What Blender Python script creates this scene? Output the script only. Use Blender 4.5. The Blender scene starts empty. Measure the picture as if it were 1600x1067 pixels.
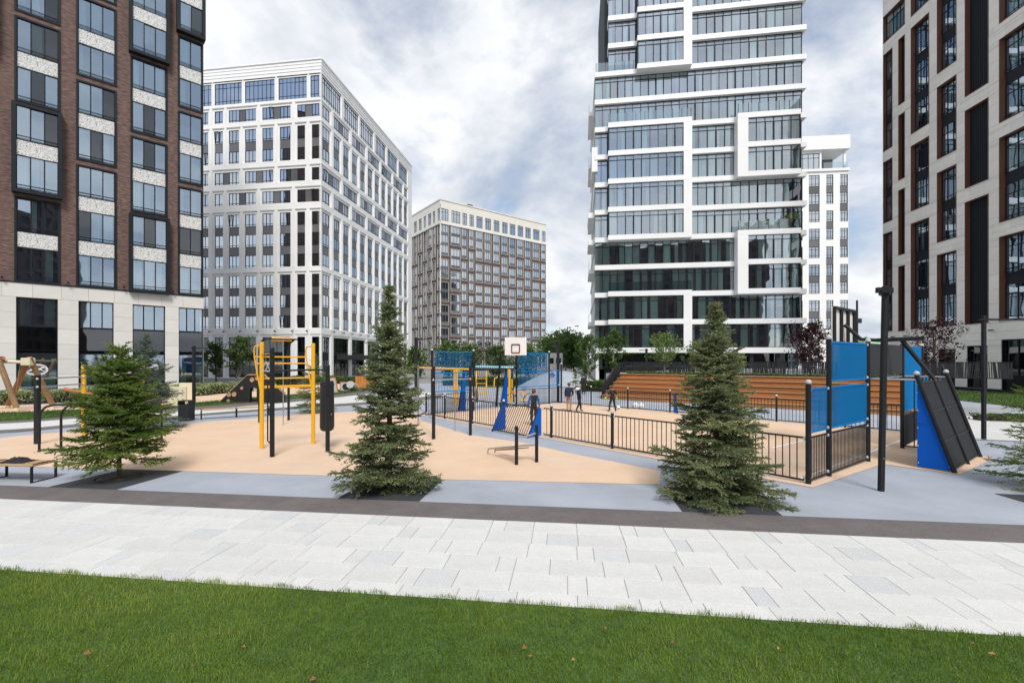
import bpy, math, random
import numpy as np
from mathutils import Matrix, Vector
R = math.radians
scene = bpy.context.scene
COL = scene.collection
rnd = random.Random(7)
# ------------------------------------------------------------------ camera
CH, F = 2.5, 711.0                       # camera height (m), focal length in photo pixels (16 mm lens)
cam_d = bpy.data.cameras.new('camera'); cam = bpy.data.objects.new('camera', cam_d); COL.objects.link(cam)
cam.location = (0, 0, CH); cam.rotation_euler = (R(90), 0, 0)
cam_d.sensor_width = 36; cam_d.lens = 16.0; cam_d.shift_y = 29.5 / 1600
cam_d.clip_start = 0.05; cam_d.clip_end = 3000
scene.camera = cam
# ------------------------------------------------------------------ light
SUN_EL, SUN_AZ = 51, 169                 # azimuth measured clockwise from +Y (the viewing direction)
world = bpy.data.worlds.new('World'); scene.world = world; world.use_nodes = True
wn = world.node_tree; wn.nodes.clear()
def N(t, kind, **kw):
    n = t.nodes.new(kind)
    for k, v in kw.items():
        if k in n.inputs.keys() if isinstance(k, str) else False: n.inputs[k].default_value = v
        else: setattr(n, k, v)
    return n
def L(t, a, b): t.links.new(a, b)
def build_sky():
    t = wn
    out = N(t, 'ShaderNodeOutputWorld'); bg = N(t, 'ShaderNodeBackground'); bg.inputs['Strength'].default_value = 0.10
    sky = N(t, 'ShaderNodeTexSky'); sky.sky_type = 'NISHITA'; sky.sun_disc = False
    sky.sun_elevation = R(SUN_EL); sky.sun_rotation = R(SUN_AZ); sky.air_density = 1.0; sky.dust_density = 1.2
    tc = N(t, 'ShaderNodeTexCoord'); sep = N(t, 'ShaderNodeSeparateXYZ'); L(t, tc.outputs['Generated'], sep.inputs[0])
    zz = N(t, 'ShaderNodeMath', operation='MAXIMUM'); L(t, sep.outputs['Z'], zz.inputs[0]); zz.inputs[1].default_value = 0.0
    za = N(t, 'ShaderNodeMath', operation='ADD'); L(t, zz.outputs[0], za.inputs[0]); za.inputs[1].default_value = 0.38
    dx = N(t, 'ShaderNodeMath', operation='DIVIDE'); L(t, sep.outputs['X'], dx.inputs[0]); L(t, za.outputs[0], dx.inputs[1])
    dy = N(t, 'ShaderNodeMath', operation='DIVIDE'); L(t, sep.outputs['Y'], dy.inputs[0]); L(t, za.outputs[0], dy.inputs[1])
    cb = N(t, 'ShaderNodeCombineXYZ'); L(t, dx.outputs[0], cb.inputs[0]); L(t, dy.outputs[0], cb.inputs[1])
    mp = N(t, 'ShaderNodeMapping'); mp.inputs['Location'].default_value = (3.1, 1.7, 0.4); mp.inputs['Rotation'].default_value = (0, 0, 0.5); L(t, cb.outputs[0], mp.inputs[0])
    n1 = N(t, 'ShaderNodeTexNoise'); n1.inputs['Scale'].default_value = 1.5; n1.inputs['Detail'].default_value = 9; n1.inputs['Roughness'].default_value = .58; n1.inputs['Distortion'].default_value = .25
    L(t, mp.outputs[0], n1.inputs['Vector'])
    r1 = N(t, 'ShaderNodeValToRGB'); e = r1.color_ramp.elements
    e[0].position = .35; e[0].color = (0, 0, 0, 1); e[1].position = .48; e[1].color = (1, 1, 1, 1); L(t, n1.outputs['Fac'], r1.inputs[0])
    mp2 = N(t, 'ShaderNodeMapping'); mp2.inputs['Location'].default_value = (9.3, -2.2, 3.0); L(t, cb.outputs[0], mp2.inputs[0])
    n2 = N(t, 'ShaderNodeTexNoise'); n2.inputs['Scale'].default_value = 2.6; n2.inputs['Detail'].default_value = 9; n2.inputs['Roughness'].default_value = .56; n2.inputs['Distortion'].default_value = .2
    L(t, mp2.outputs[0], n2.inputs['Vector'])
    r2 = N(t, 'ShaderNodeValToRGB'); e = r2.color_ramp.elements
    e[0].position = .36; e[0].color = (.52, .585, .69, 1); e[1].position = .59; e[1].color = (.94, .955, .98, 1); L(t, n2.outputs['Fac'], r2.inputs[0])
    cm = N(t, 'ShaderNodeVectorMath', operation='SCALE'); cm.inputs['Scale'].default_value = 6.4; L(t, r2.outputs['Color'], cm.inputs[0])
    mx = N(t, 'ShaderNodeMix', data_type='RGBA'); L(t, r1.outputs['Color'], mx.inputs[0])
    L(t, sky.outputs[0], mx.inputs[6]); L(t, cm.outputs[0], mx.inputs[7])
    # thin cloud veils the blue everywhere
    mv = N(t, 'ShaderNodeMix', data_type='RGBA'); mv.inputs[0].default_value = .22
    L(t, mx.outputs[2], mv.inputs[6]); L(t, cm.outputs[0], mv.inputs[7])
    L(t, mv.outputs[2], bg.inputs['Color']); L(t, bg.outputs[0], out.inputs['Surface'])
build_sky()
sun_d = bpy.data.lights.new('sun', 'SUN'); sun_d.energy = 2.0; sun_d.angle = R(19); sun_d.color = (1.0, .965, .91)
sun = bpy.data.objects.new('sun', sun_d); COL.objects.link(sun)
sdir = Vector((math.sin(R(SUN_AZ)) * math.cos(R(SUN_EL)), math.cos(R(SUN_AZ)) * math.cos(R(SUN_EL)), math.sin(R(SUN_EL))))
sun.rotation_euler = sdir.to_track_quat('Z', 'Y').to_euler(); sun.location = (0, 0, 60)
scene.view_settings.view_transform = 'Standard'; scene.view_settings.look = 'None'
scene.view_settings.exposure = 0.72; scene.view_settings.gamma = 1; scene.view_settings.use_curve_mapping = False
scene.render.engine = 'CYCLES'
scene.cycles.use_denoising = True
scene.cycles.max_bounces = 8; scene.cycles.transparent_max_bounces = 16; scene.cycles.glossy_bounces = 4
scene.cycles.sample_clamp_indirect = 6
# ------------------------------------------------------------------ measuring helpers
def G(u, v, z=0.0):                       # point of the ground (height z) seen at photo pixel u, v
    Y = (CH - z) * F / (v - 563.0)
    return Vector(((u - 800) * Y / F, Y, z))
def P(u, v, Y): return Vector(((u - 800) * Y / F, Y, CH - (v - 563) * Y / F))
# ------------------------------------------------------------------ mesh helpers
class MB:
    def __init__(s): s.v = []; s.f = []; s.m = []; s.sm = []
    def add(s, vs, fs, mi=0, smooth=False):
        o = len(s.v); s.v.extend([tuple(p) for p in vs])
        for f in fs: s.f.append([o + i for i in f]); s.m.append(mi); s.sm.append(smooth)
        return s
    def box(s, x0, x1, y0, y1, z0, z1, mi=0):
        return s.add([(x0,y0,z0),(x1,y0,z0),(x1,y1,z0),(x0,y1,z0),(x0,y0,z1),(x1,y0,z1),(x1,y1,z1),(x0,y1,z1)],
                     [(3,2,1,0),(4,5,6,7),(0,1,5,4),(1,2,6,5),(2,3,7,6),(3,0,4,7)], mi)
    def bbox(s, x0, x1, y0, y1, z0, z1, b=.01, mi=0):     # box with chamfered edges
        X = (x0, x0+b, x1-b, x1); Yy = (y0, y0+b, y1-b, y1); Z = (z0, z0+b, z1-b, z1)
        vs = []; idx = {}
        for i in (0, 1):
            for j in (0, 1):
                for k in (0, 1):
                    cx, cy, cz = X[3*i], Yy[3*j], Z[3*k]; ix, iy, iz = X[1+i], Yy[1+j], Z[1+k]
                    idx[i,j,k,0] = len(vs); vs.append((cx, iy, iz))
                    idx[i,j,k,1] = len(vs); vs.append((ix, cy, iz))
                    idx[i,j,k,2] = len(vs); vs.append((ix, iy, cz))
        fs = []
        q = lambda *a: [idx[t] for t in a]
        for i in (0, 1):
            f = q((i,0,0,0),(i,1,0,0),(i,1,1,0),(i,0,1,0)); fs.append(f if i else f[::-1])
            f = q((0,i,0,1),(1,i,0,1),(1,i,1,1),(0,i,1,1)); fs.append(f[::-1] if i else f)
            f = q((0,0,i,2),(1,0,i,2),(1,1,i,2),(0,1,i,2)); fs.append(f if i else f[::-1])
        for a in (0, 1):
            for b_ in (0, 1):
                fs.append(q((0,a,b_,1),(1,a,b_,1),(1,a,b_,2),(0,a,b_,2)))
                fs.append(q((a,0,b_,0),(a,1,b_,0),(a,1,b_,2),(a,0,b_,2)))
                fs.append(q((a,b_,0,0),(a,b_,1,0),(a,b_,1,1),(a,b_,0,1)))
        for i in (0, 1):
            for j in (0, 1):
                for k in (0, 1): fs.append(q((i,j,k,0),(i,j,k,1),(i,j,k,2)))
        return s.add(vs, fs, mi)
    def bar(s, p0, p1, w, h=None, mi=0, up=(0,0,1)):      # square bar between two points
        p0 = Vector(p0); p1 = Vector(p1); h = h or w; d = (p1-p0).normalized(); up = Vector(up)
        if abs(d.dot(up)) > .98: up = Vector((1,0,0)) if abs(d.x) < .9 else Vector((0,1,0))
        a = d.cross(up).normalized()*(w/2); b = a.cross(d).normalized()*(h/2)
        vs = [p0-a-b, p0+a-b, p0+a+b, p0-a+b, p1-a-b, p1+a-b, p1+a+b, p1-a+b]
        return s.add(vs, [(3,2,1,0),(4,5,6,7),(0,1,5,4),(1,2,6,5),(2,3,7,6),(3,0,4,7)], mi)
    def tube(s, pts, r, n=8, mi=0, caps=True):            # round tube along points; r a number or a list
        pts = [Vector(p) for p in pts]; m = len(pts); rr = r if isinstance(r, (list, tuple)) else [r]*m
        vs = []; prev = None
        for i, p in enumerate(pts):
            d = (pts[min(i+1, m-1)] - pts[max(i-1, 0)]).normalized()
            if prev is None:
                up = Vector((0,0,1)) if abs(d.z) < .9 else Vector((1,0,0)); a = d.cross(up).normalized()
            else:
                a = (prev - d*prev.dot(d)).normalized()
            prev = a; b = d.cross(a)
            for k in range(n):
                t = 2*math.pi*k/n; vs.append(p + (a*math.cos(t) + b*math.sin(t))*rr[i])
        fs = [(i*n+k, i*n+(k+1) % n, (i+1)*n+(k+1) % n, (i+1)*n+k) for i in range(m-1) for k in range(n)]
        s.add(vs, fs, mi, True)
        if caps: s.add(vs[:n], [tuple(range(n))[::-1]], mi); s.add(vs[-n:], [tuple(range(n))], mi)
        return s
    def lathe(s, prof, n=16, c=(0,0,0), mi=0):            # prof: (r, z) list
        vs = []
        for r, z in prof:
            for k in range(n):
                t = 2*math.pi*k/n; vs.append((c[0]+r*math.cos(t), c[1]+r*math.sin(t), c[2]+z))
        m = len(prof); fs = [(i*n+k, i*n+(k+1) % n, (i+1)*n+(k+1) % n, (i+1)*n+k) for i in range(m-1) for k in range(n)]
        s.add(vs, fs, mi, True); s.add(vs[:n], [tuple(range(n))[::-1]], mi); s.add(vs[-n:], [tuple(range(n))], mi)
        return s
    def prism(s, poly, z0, z1, mi=0):                     # vertical prism over an xy polygon
        n = len(poly); vs = [(p[0], p[1], z0) for p in poly] + [(p[0], p[1], z1) for p in poly]
        return s.add(vs, [tuple(range(n))[::-1], tuple(range(n, 2*n))] + [(i, (i+1) % n, n+(i+1) % n, n+i) for i in range(n)], mi)
    def plate(s, poly, off, mi=0):                        # planar 3-D polygon thickened by vector off
        n = len(poly); off = Vector(off); vs = [Vector(p) for p in poly] + [Vector(p)+off for p in poly]
        return s.add(vs, [tuple(range(n)), tuple(range(n, 2*n))[::-1]] + [(i, n+i, n+(i+1) % n, (i+1) % n) for i in range(n)], mi)
    def mesh(s, name, mats):
        me = bpy.data.meshes.new(name); me.from_pydata(s.v, [], s.f)
        for m in (mats if isinstance(mats, (list, tuple)) else [mats]): me.materials.append(MAT[m])
        me.polygons.foreach_set('material_index', s.m); me.polygons.foreach_set('use_smooth', s.sm)
        return me
    def build(s, name, mats, parent=None, M=None): return place(name, s.mesh(name, mats), parent, M)
def place(name, me, parent=None, M=None, loc=None, rz=0):
    o = bpy.data.objects.new(name, me); COL.objects.link(o); o.parent = parent
    if M is not None: o.matrix_basis = M
    if loc is not None: o.location = loc; o.rotation_euler = (0, 0, rz)
    return o
def tag(o, label=None, cat=None, group=None, kind=None):
    if label: o['label'] = label
    if cat: o['category'] = cat
    if group: o['group'] = group
    if kind: o['kind'] = kind
    return o
def thing(name, label, cat, loc=(0,0,0), rz=0, group=None):
    return tag(place(name, None, None, None, loc, rz), label, cat, group)
def T(x, y=0, z=0): return Matrix.Translation(Vector((x, y, z)))
def facade(origin, d, root=(0,0,0)):      # local x = along the wall to the right, local y = into the building
    d = Vector((d[0], d[1], 0)).normalized()
    m = Matrix(((d.x, -d.y, 0, origin[0]-root[0]), (d.y, d.x, 0, origin[1]-root[1]), (0, 0, 1, -root[2]), (0, 0, 0, 1)))
    return m
def raw_mesh(name, verts, faces_n, mats, fac=None, mi=None, smooth=False):
    """verts (N,3) array; faces all with faces_n corners in order; fac: per-vertex shade number"""
    verts = np.asarray(verts, dtype=np.float32); nf = len(verts)//faces_n
    me = bpy.data.meshes.new(name); me.vertices.add(len(verts)); me.vertices.foreach_set('co', verts.ravel())
    me.loops.add(nf*faces_n); me.loops.foreach_set('vertex_index', np.arange(nf*faces_n, dtype=np.int32))
    me.polygons.add(nf); me.polygons.foreach_set('loop_start', np.arange(0, nf*faces_n, faces_n, dtype=np.int32))
    for m in (mats if isinstance(mats, (list, tuple)) else [mats]): me.materials.append(MAT[m])
    if mi is not None: me.polygons.foreach_set('material_index', np.asarray(mi, dtype=np.int32))
    if smooth: me.polygons.foreach_set('use_smooth', np.ones(nf, dtype=bool))
    if fac is not None:
        a = me.attributes.new('shade', 'FLOAT', 'POINT'); a.data.foreach_set('value', np.asarray(fac, dtype=np.float32))
    me.update(); me.validate()
    return me
# ------------------------------------------------------------------ materials
MAT = {}
def mat(name, col, rough=.6, var=.10, scale=4.0, fine=0.0, fscale=120, bump=0.0, metal=0.0, spec=.5, rand=0.0, coat=0.0, hue2=None, h2amt=.5, h2scale=1.5, stretch=None, subs=0):
    m = bpy.data.materials.new(name); m.use_nodes = True; t = m.node_tree; b = t.nodes['Principled BSDF']
    b.inputs['Roughness'].default_value = rough; b.inputs['Metallic'].default_value = metal; b.inputs['Specular IOR Level'].default_value = spec
    if coat: b.inputs['Coat Weight'].default_value = coat
    tc = N(t, 'ShaderNodeTexCoord'); vec = tc.outputs['Object']
    if stretch:
        mp = N(t, 'ShaderNodeMapping'); mp.inputs['Scale'].default_value = stretch; L(t, vec, mp.inputs[0]); vec = mp.outputs[0]
    base = None
    if hue2:
        n0 = N(t, 'ShaderNodeTexNoise'); n0.inputs['Scale'].default_value = h2scale; n0.inputs['Detail'].default_value = 5; L(t, vec, n0.inputs['Vector'])
        rp = N(t, 'ShaderNodeMapRange'); rp.inputs['From Min'].default_value = .35; rp.inputs['From Max'].default_value = .65; rp.inputs['To Max'].default_value = h2amt; L(t, n0.outputs['Fac'], rp.inputs[0])
        mx = N(t, 'ShaderNodeMix', data_type='RGBA'); mx.inputs[6].default_value = (*col, 1); mx.inputs[7].default_value = (*hue2, 1); L(t, rp.outputs[0], mx.inputs[0]); base = mx.outputs[2]
    n1 = N(t, 'ShaderNodeTexNoise'); n1.inputs['Scale'].default_value = scale; n1.inputs['Detail'].default_value = 6; n1.inputs['Roughness'].default_value = .6; L(t, vec, n1.inputs['Vector'])
    k = N(t, 'ShaderNodeMapRange'); k.inputs['From Min'].default_value = .3; k.inputs['From Max'].default_value = .7; k.inputs['To Min'].default_value = 1-var; k.inputs['To Max'].default_value = 1+var; L(t, n1.outputs['Fac'], k.inputs[0])
    val = k.outputs[0]
    if fine:
        n2 = N(t, 'ShaderNodeTexNoise'); n2.inputs['Scale'].default_value = fscale; n2.inputs['Detail'].default_value = 2; L(t, vec, n2.inputs['Vector'])
        k2 = N(t, 'ShaderNodeMapRange'); k2.inputs['From Min'].default_value = .3; k2.inputs['From Max'].default_value = .7; k2.inputs['To Min'].default_value = 1-fine; k2.inputs['To Max'].default_value = 1+fine; L(t, n2.outputs['Fac'], k2.inputs[0])
        mu = N(t, 'ShaderNodeMath', operation='MULTIPLY'); L(t, val, mu.inputs[0]); L(t, k2.outputs[0], mu.inputs[1]); val = mu.outputs[0]
    if rand:
        oi = N(t, 'ShaderNodeObjectInfo'); k3 = N(t, 'ShaderNodeMapRange'); k3.inputs['To Min'].default_value = 1-rand; k3.inputs['To Max'].default_value = 1+rand; L(t, oi.outputs['Random'], k3.inputs[0])
        mu = N(t, 'ShaderNodeMath', operation='MULTIPLY'); L(t, val, mu.inputs[0]); L(t, k3.outputs[0], mu.inputs[1]); val = mu.outputs[0]
    sc = N(t, 'ShaderNodeVectorMath', operation='SCALE'); L(t, val, sc.inputs['Scale'])
    if base is not None: L(t, base, sc.inputs[0])
    else: sc.inputs[0].default_value = col
    L(t, sc.outputs[0], b.inputs['Base Color'])
    if bump:
        nb = N(t, 'ShaderNodeTexNoise'); nb.inputs['Scale'].default_value = fscale; nb.inputs['Detail'].default_value = 4; L(t, vec, nb.inputs['Vector'])
        bp = N(t, 'ShaderNodeBump'); bp.inputs['Strength'].default_value = bump; bp.inputs['Distance'].default_value = .01; L(t, nb.outputs['Fac'], bp.inputs['Height']); L(t, bp.outputs[0], b.inputs['Normal'])
    MAT[name] = m; return m
def mat_leaf(name, c0, c1, c2, trans=.25, rough=.55):
    """foliage: colour picked per leaf/twig by the mesh's 'shade' number"""
    m = bpy.data.materials.new(name); m.use_nodes = True; t = m.node_tree; b = t.nodes['Principled BSDF']; out = t.nodes['Material Output']
    at = N(t, 'ShaderNodeAttribute'); at.attribute_name = 'shade'
    r = N(t, 'ShaderNodeValToRGB'); e = r.color_ramp.elements; e[0].color = (*c0, 1); e[1].color = (*c2, 1); e[0].position = 0; e[1].position = 1
    n = e.new(.5); n.color = (*c1, 1); L(t, at.outputs['Fac'], r.inputs[0]); L(t, r.outputs[0], b.inputs['Base Color'])
    b.inputs['Roughness'].default_value = rough; b.inputs['Specular IOR Level'].default_value = .3
    tr = N(t, 'ShaderNodeBsdfTranslucent'); L(t, r.outputs[0], tr.inputs[0]); mx = N(t, 'ShaderNodeMixShader'); mx.inputs[0].default_value = trans
    L(t, b.outputs[0], mx.inputs[1]); L(t, tr.outputs[0], mx.inputs[2]); L(t, mx.outputs[0], out.inputs['Surface']); MAT[name] = m
def mat_glass(name, tint, ior, rough=.015, wave=.008, rcol=(.92, .96, 1.0)):
    m = bpy.data.materials.new(name); m.use_nodes = True; t = m.node_tree; t.nodes.remove(t.nodes['Principled BSDF']); out = t.nodes['Material Output']
    tr = N(t, 'ShaderNodeBsdfTransparent'); tr.inputs[0].default_value = (*tint, 1)
    gl = N(t, 'ShaderNodeBsdfGlossy'); gl.inputs['Color'].default_value = (*rcol, 1); gl.inputs['Roughness'].default_value = rough
    fz = N(t, 'ShaderNodeFresnel'); fz.inputs['IOR'].default_value = 1.45
    fr = N(t, 'ShaderNodeMath', operation='MULTIPLY_ADD'); L(t, fz.outputs[0], fr.inputs[0]); fr.inputs[1].default_value = 1-ior; fr.inputs[2].default_value = ior
    tc = N(t, 'ShaderNodeTexCoord'); oi = N(t, 'ShaderNodeObjectInfo'); ad = N(t, 'ShaderNodeVectorMath', operation='ADD'); L(t, tc.outputs['Object'], ad.inputs[0])
    cs = N(t, 'ShaderNodeVectorMath', operation='SCALE'); cs.inputs['Scale'].default_value = 7; L(t, oi.outputs['Location'], cs.inputs[0]); L(t, cs.outputs[0], ad.inputs[1])
    nz = N(t, 'ShaderNodeTexNoise'); nz.inputs['Scale'].default_value = .55; nz.inputs['Detail'].default_value = 1; L(t, ad.outputs[0], nz.inputs['Vector'])
    bp = N(t, 'ShaderNodeBump'); bp.inputs['Strength'].default_value = 1; bp.inputs['Distance'].default_value = wave; L(t, nz.outputs['Fac'], bp.inputs['Height'])
    L(t, bp.outputs[0], gl.inputs['Normal'])
    mx = N(t, 'ShaderNodeMixShader'); L(t, fr.outputs[0], mx.inputs[0]); L(t, tr.outputs[0], mx.inputs[1]); L(t, gl.outputs[0], mx.inputs[2]); L(t, mx.outputs[0], out.inputs['Surface']); MAT[name] = m
def mat_brick(name, c1, c2, mortar, scale=1.0, bw=.25, bh=.075):
    m = bpy.data.materials.new(name); m.use_nodes = True; t = m.node_tree; b = t.nodes['Principled BSDF']; b.inputs['Roughness'].default_value = .8
    tc = N(t, 'ShaderNodeTexCoord'); sp = N(t, 'ShaderNodeSeparateXYZ'); L(t, tc.outputs['Object'], sp.inputs[0]); cb = N(t, 'ShaderNodeCombineXYZ')
    L(t, sp.outputs['X'], cb.inputs[0]); L(t, sp.outputs['Z'], cb.inputs[1])
    br = N(t, 'ShaderNodeTexBrick'); br.inputs['Color1'].default_value = (*c1, 1); br.inputs['Color2'].default_value = (*c2, 1); br.inputs['Mortar'].default_value = (*mortar, 1)
    br.inputs['Scale'].default_value = scale; br.inputs['Mortar Size'].default_value = .008; br.inputs['Brick Width'].default_value = bw; br.inputs['Row Height'].default_value = bh; br.inputs['Bias'].default_value = -.1
    L(t, cb.outputs[0], br.inputs['Vector'])
    nz = N(t, 'ShaderNodeTexNoise'); nz.inputs['Scale'].default_value = 2.2; nz.inputs['Detail'].default_value = 6
    st = N(t, 'ShaderNodeMapping'); st.inputs['Scale'].default_value = (1, 1, 4.0); L(t, tc.outputs['Object'], st.inputs[0]); L(t, st.outputs[0], nz.inputs['Vector'])
    k = N(t, 'ShaderNodeMapRange'); k.inputs['From Min'].default_value = .3; k.inputs['From Max'].default_value = .7; k.inputs['To Min'].default_value = .62; k.inputs['To Max'].default_value = 1.4; L(t, nz.outputs['Fac'], k.inputs[0])
    sc = N(t, 'ShaderNodeVectorMath', operation='SCALE'); L(t, br.outputs['Color'], sc.inputs[0]); L(t, k.outputs[0], sc.inputs['Scale']); L(t, sc.outputs[0], b.inputs['Base Color'])
    bp = N(t, 'ShaderNodeBump'); bp.inputs['Strength'].default_value = .5; bp.inputs['Distance'].default_value = .01; bp.invert = True; L(t, br.outputs['Fac'], bp.inputs['Height']); L(t, bp.outputs[0], b.inputs['Normal']); MAT[name] = m
def mat_relief(name, ca, cb_):
    m = bpy.data.materials.new(name); m.use_nodes = True; t = m.node_tree; b = t.nodes['Principled BSDF']; b.inputs['Roughness'].default_value = .6
    tc = N(t, 'ShaderNodeTexCoord'); mp = N(t, 'ShaderNodeMapping'); mp.inputs['Scale'].default_value = (13, 1, 6.5); L(t, tc.outputs['Object'], mp.inputs[0])
    nz = N(t, 'ShaderNodeTexNoise'); nz.inputs['Scale'].default_value = 1.6; nz.inputs['Detail'].default_value = 2; nz.inputs['Distortion'].default_value = 1.6; L(t, mp.outputs[0], nz.inputs['Vector'])
    r = N(t, 'ShaderNodeValToRGB'); e = r.color_ramp.elements; e[0].position = .41; e[0].color = (*ca, 1); e[1].position = .47; e[1].color = (*cb_, 1); L(t, nz.outputs['Fac'], r.inputs[0]); L(t, r.outputs[0], b.inputs['Base Color'])
    bp = N(t, 'ShaderNodeBump'); bp.inputs['Distance'].default_value = .04; L(t, nz.outputs['Fac'], bp.inputs['Height']); L(t, bp.outputs[0], b.inputs['Normal']); MAT[name] = m
mat('paving_white', (.555,.55,.53), .75, .07, 2.2, fine=.14, fscale=120, bump=.15, rand=.05)
mat('paving_grey', (.52,.52,.52), .75, .05, 1.2, fine=.2, fscale=130, bump=.15, rand=.04)
mat('joint', (.30,.29,.275), .9, .2, 3)
mat('asphalt', (.116,.103,.099), .85, .18, 1.4, fine=.34, fscale=130, bump=.35, hue2=(.139,.124,.119), h2scale=.5, h2amt=.8)
mat('rubber_grey', (.305,.33,.375), .85, .10, .7, fine=.16, fscale=110, bump=.25, hue2=(.335,.36,.41), h2scale=.35, h2amt=.8)
mat('rubber_dark', (.034,.036,.041), .85, .12, .8, fine=.3, fscale=230, bump=.25)
mat('rubber_peach', (.635,.445,.30), .85, .06, .9, fine=.13, fscale=110, bump=.3, hue2=(.615,.465,.345), h2scale=.25, h2amt=.8)
mat('white_line', (.8,.8,.78), .6)
mat('soil', (.05,.04,.03), .95, .3, 6, bump=.6, fscale=30)
mat('turf', (.05,.10,.018), .95, .35, 5, fine=.5, fscale=90, bump=.8)
mat('ground_far', (.22,.22,.21), .9, .15, .1)
mat('stone', (.645,.625,.59), .6, .05, 1.0, fine=.05, fscale=60, rand=.05)
mat('stone_r', (.85,.81,.745), .6, .05, .8, fine=.05, fscale=60, rand=.045)
mat('white_wall', (.86,.86,.85), .6, .05, .25, fine=.03, fscale=20)
mat('white_panel', (.80,.80,.79), .4, .03, .4, rand=.03)
mat('white_edge', (.84,.84,.83), .45, .04, .3)
mat('cream_band', (.73,.70,.64), .6, .04, .3)
mat('grey_spandrel', (.13,.13,.14), .4, .08, .5, rand=.25)
mat('dark_metal', (.010,.012,.015), .45, .12, 3, spec=.2, rand=.05)
mat('frame_dark', (.014,.018,.023), .5, .12, 2, spec=.2, rand=.08)
mat('post_dark', (.017,.018,.021), .5, .2, 6, fine=.1, fscale=200, spec=.25)
mat('panel_dark', (.026,.028,.031), .55, .12, 2, spec=.25)
mat('interior', (.05,.058,.064), .9, .4, .35)
mat('interior_blue', (.02,.035,.06), .6, .25, .4)
mat('curtain', (.74,.87,.83), .9, .12, .6, rand=.3, stretch=(3,3,.3))
mat('blind', (.55,.52,.46), .9, .06, 1, rand=.15)
mat('curtain_warm', (.60,.62,.56), .9, .15, .6, rand=.3, stretch=(3,3,.3))
mat('olive_band', (.16,.16,.11), .5, .1, 1)
mat('brown_reveal', (.15,.060,.032), .45, .12, 1.2)
mat('yellow_paint', (.80,.42,.012), .38, .04, 5, coat=.2)
mat('blue_paint', (.002,.165,.42), .6, .06, 3, spec=.2)
mat('blue_board', (.001,.105,.52), .6, .05, 2, spec=.2)
mat('cyan_paint', (.22,.48,.55), .45, .05, 3)
mat('steel', (.55,.56,.58), .28, .08, 10, metal=1.0)
mat('cap_white', (.48,.48,.49), .35, .06, 10)
mat('rubber_black', (.012,.012,.013), .45, .2, 6)
mat('wood_bleacher', (.42,.18,.055), .55, .20, 1.6, fine=.16, fscale=26, rand=.22, stretch=(.25,3,3))
mat('wood_bench', (.42,.27,.14), .55, .16, 2, fine=.16, fscale=26, rand=.12, stretch=(.25,3,3))
mat('wood_log', (.27,.16,.085), .7, .2, 2, fine=.2, fscale=20, hue2=(.40,.22,.10), h2scale=.8)
mat('wood_red', (.33,.13,.05), .6, .2, 2, fine=.2, fscale=20)
mat('cream_board', (.68,.60,.42), .55, .06, 2)
mat('ply_black', (.010,.009,.010), .6, .2, 3)
mat('ply_edge', (.46,.27,.13), .6, .15, 5)
mat('orange_board', (.52,.20,.05), .55, .12, 3)
mat('backboard', (.78,.75,.73), .4, .03, 2)
mat('net_dark', (.018,.02,.022), .7, .1, 4, spec=.2)
mat('bark', (.10,.072,.05), .9, .3, 12, bump=.8, fscale=40)
mat('bark_birch', (.35,.30,.24), .8, .3, 10, bump=.4, fscale=30)
mat('roof_green', (.25,.45,.30), .6, .1, 1)
mat('concrete', (.42,.42,.41), .8, .1, .7)
mat('leaf_dry', (.30,.12,.05), .7, .3, 40, rand=.4)
mat('skin', (.55,.33,.24), .55); mat('hair_brown', (.10,.045,.022), .6); mat('hair_red', (.33,.10,.025), .6)
mat('cloth_navy', (.012,.018,.045), .85, .2, 20); mat('cloth_black', (.010,.010,.012), .85, .2, 20); mat('cloth_tan', (.36,.23,.17), .85, .1, 20)
mat('cloth_grey', (.30,.31,.31), .9, .15, 20); mat('cloth_white', (.72,.72,.72), .9, .06, 20); mat('cloth_blue', (.03,.10,.32), .85, .15, 20); mat('glove_green', (.25,.75,.08), .6)
mat('tile_grey', (.30,.31,.33), .8, .1, .6)
mat('shoe', (.12,.10,.09), .6)
mat_brick('brick_brown', (.19,.105,.08), (.085,.048,.042), (.10,.085,.08))
mat_brick('brick_far', (.12,.082,.076), (.075,.052,.05), (.08,.07,.068), bw=.5, bh=.15)
mat_relief('relief_panel', (.17,.175,.18), (.78,.78,.76))
mat_glass('glass_clear', (.74,.86,.87), .48, rcol=(.72,.86,1.0))
mat_glass('glass_sky', (.40,.46,.50), .60, rcol=(.86,.93,1.0))
mat_glass('glass_dark', (.30,.37,.40), .10)
mat_glass('glass_rail', (.80,.87,.87), .12)
mat_leaf('needles_green', (.055,.11,.018), (.12,.195,.034), (.25,.30,.07), .25)
mat_leaf('needles_blue', (.045,.080,.055), (.085,.125,.09), (.15,.20,.15), .12)
mat_leaf('needles_mix', (.08,.115,.045), (.175,.22,.105), (.32,.34,.16), .25)
mat_leaf('leaves_green', (.035,.075,.015), (.07,.13,.025), (.14,.20,.05), .35)
mat_leaf('leaves_light', (.09,.16,.03), (.15,.23,.05), (.24,.30,.09), .40)
mat_leaf('leaves_purple', (.018,.006,.010), (.035,.010,.016), (.075,.020,.028), .25)
mat_leaf('leaves_hedge', (.10,.16,.045), (.26,.33,.13), (.55,.58,.35), .3)
mat_leaf('grass_blades', (.085,.155,.012), (.19,.285,.026), (.38,.42,.10), .4, .5)
mat_leaf('grass_far', (.05,.10,.015), (.09,.16,.03), (.16,.22,.06), .30)
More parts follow.
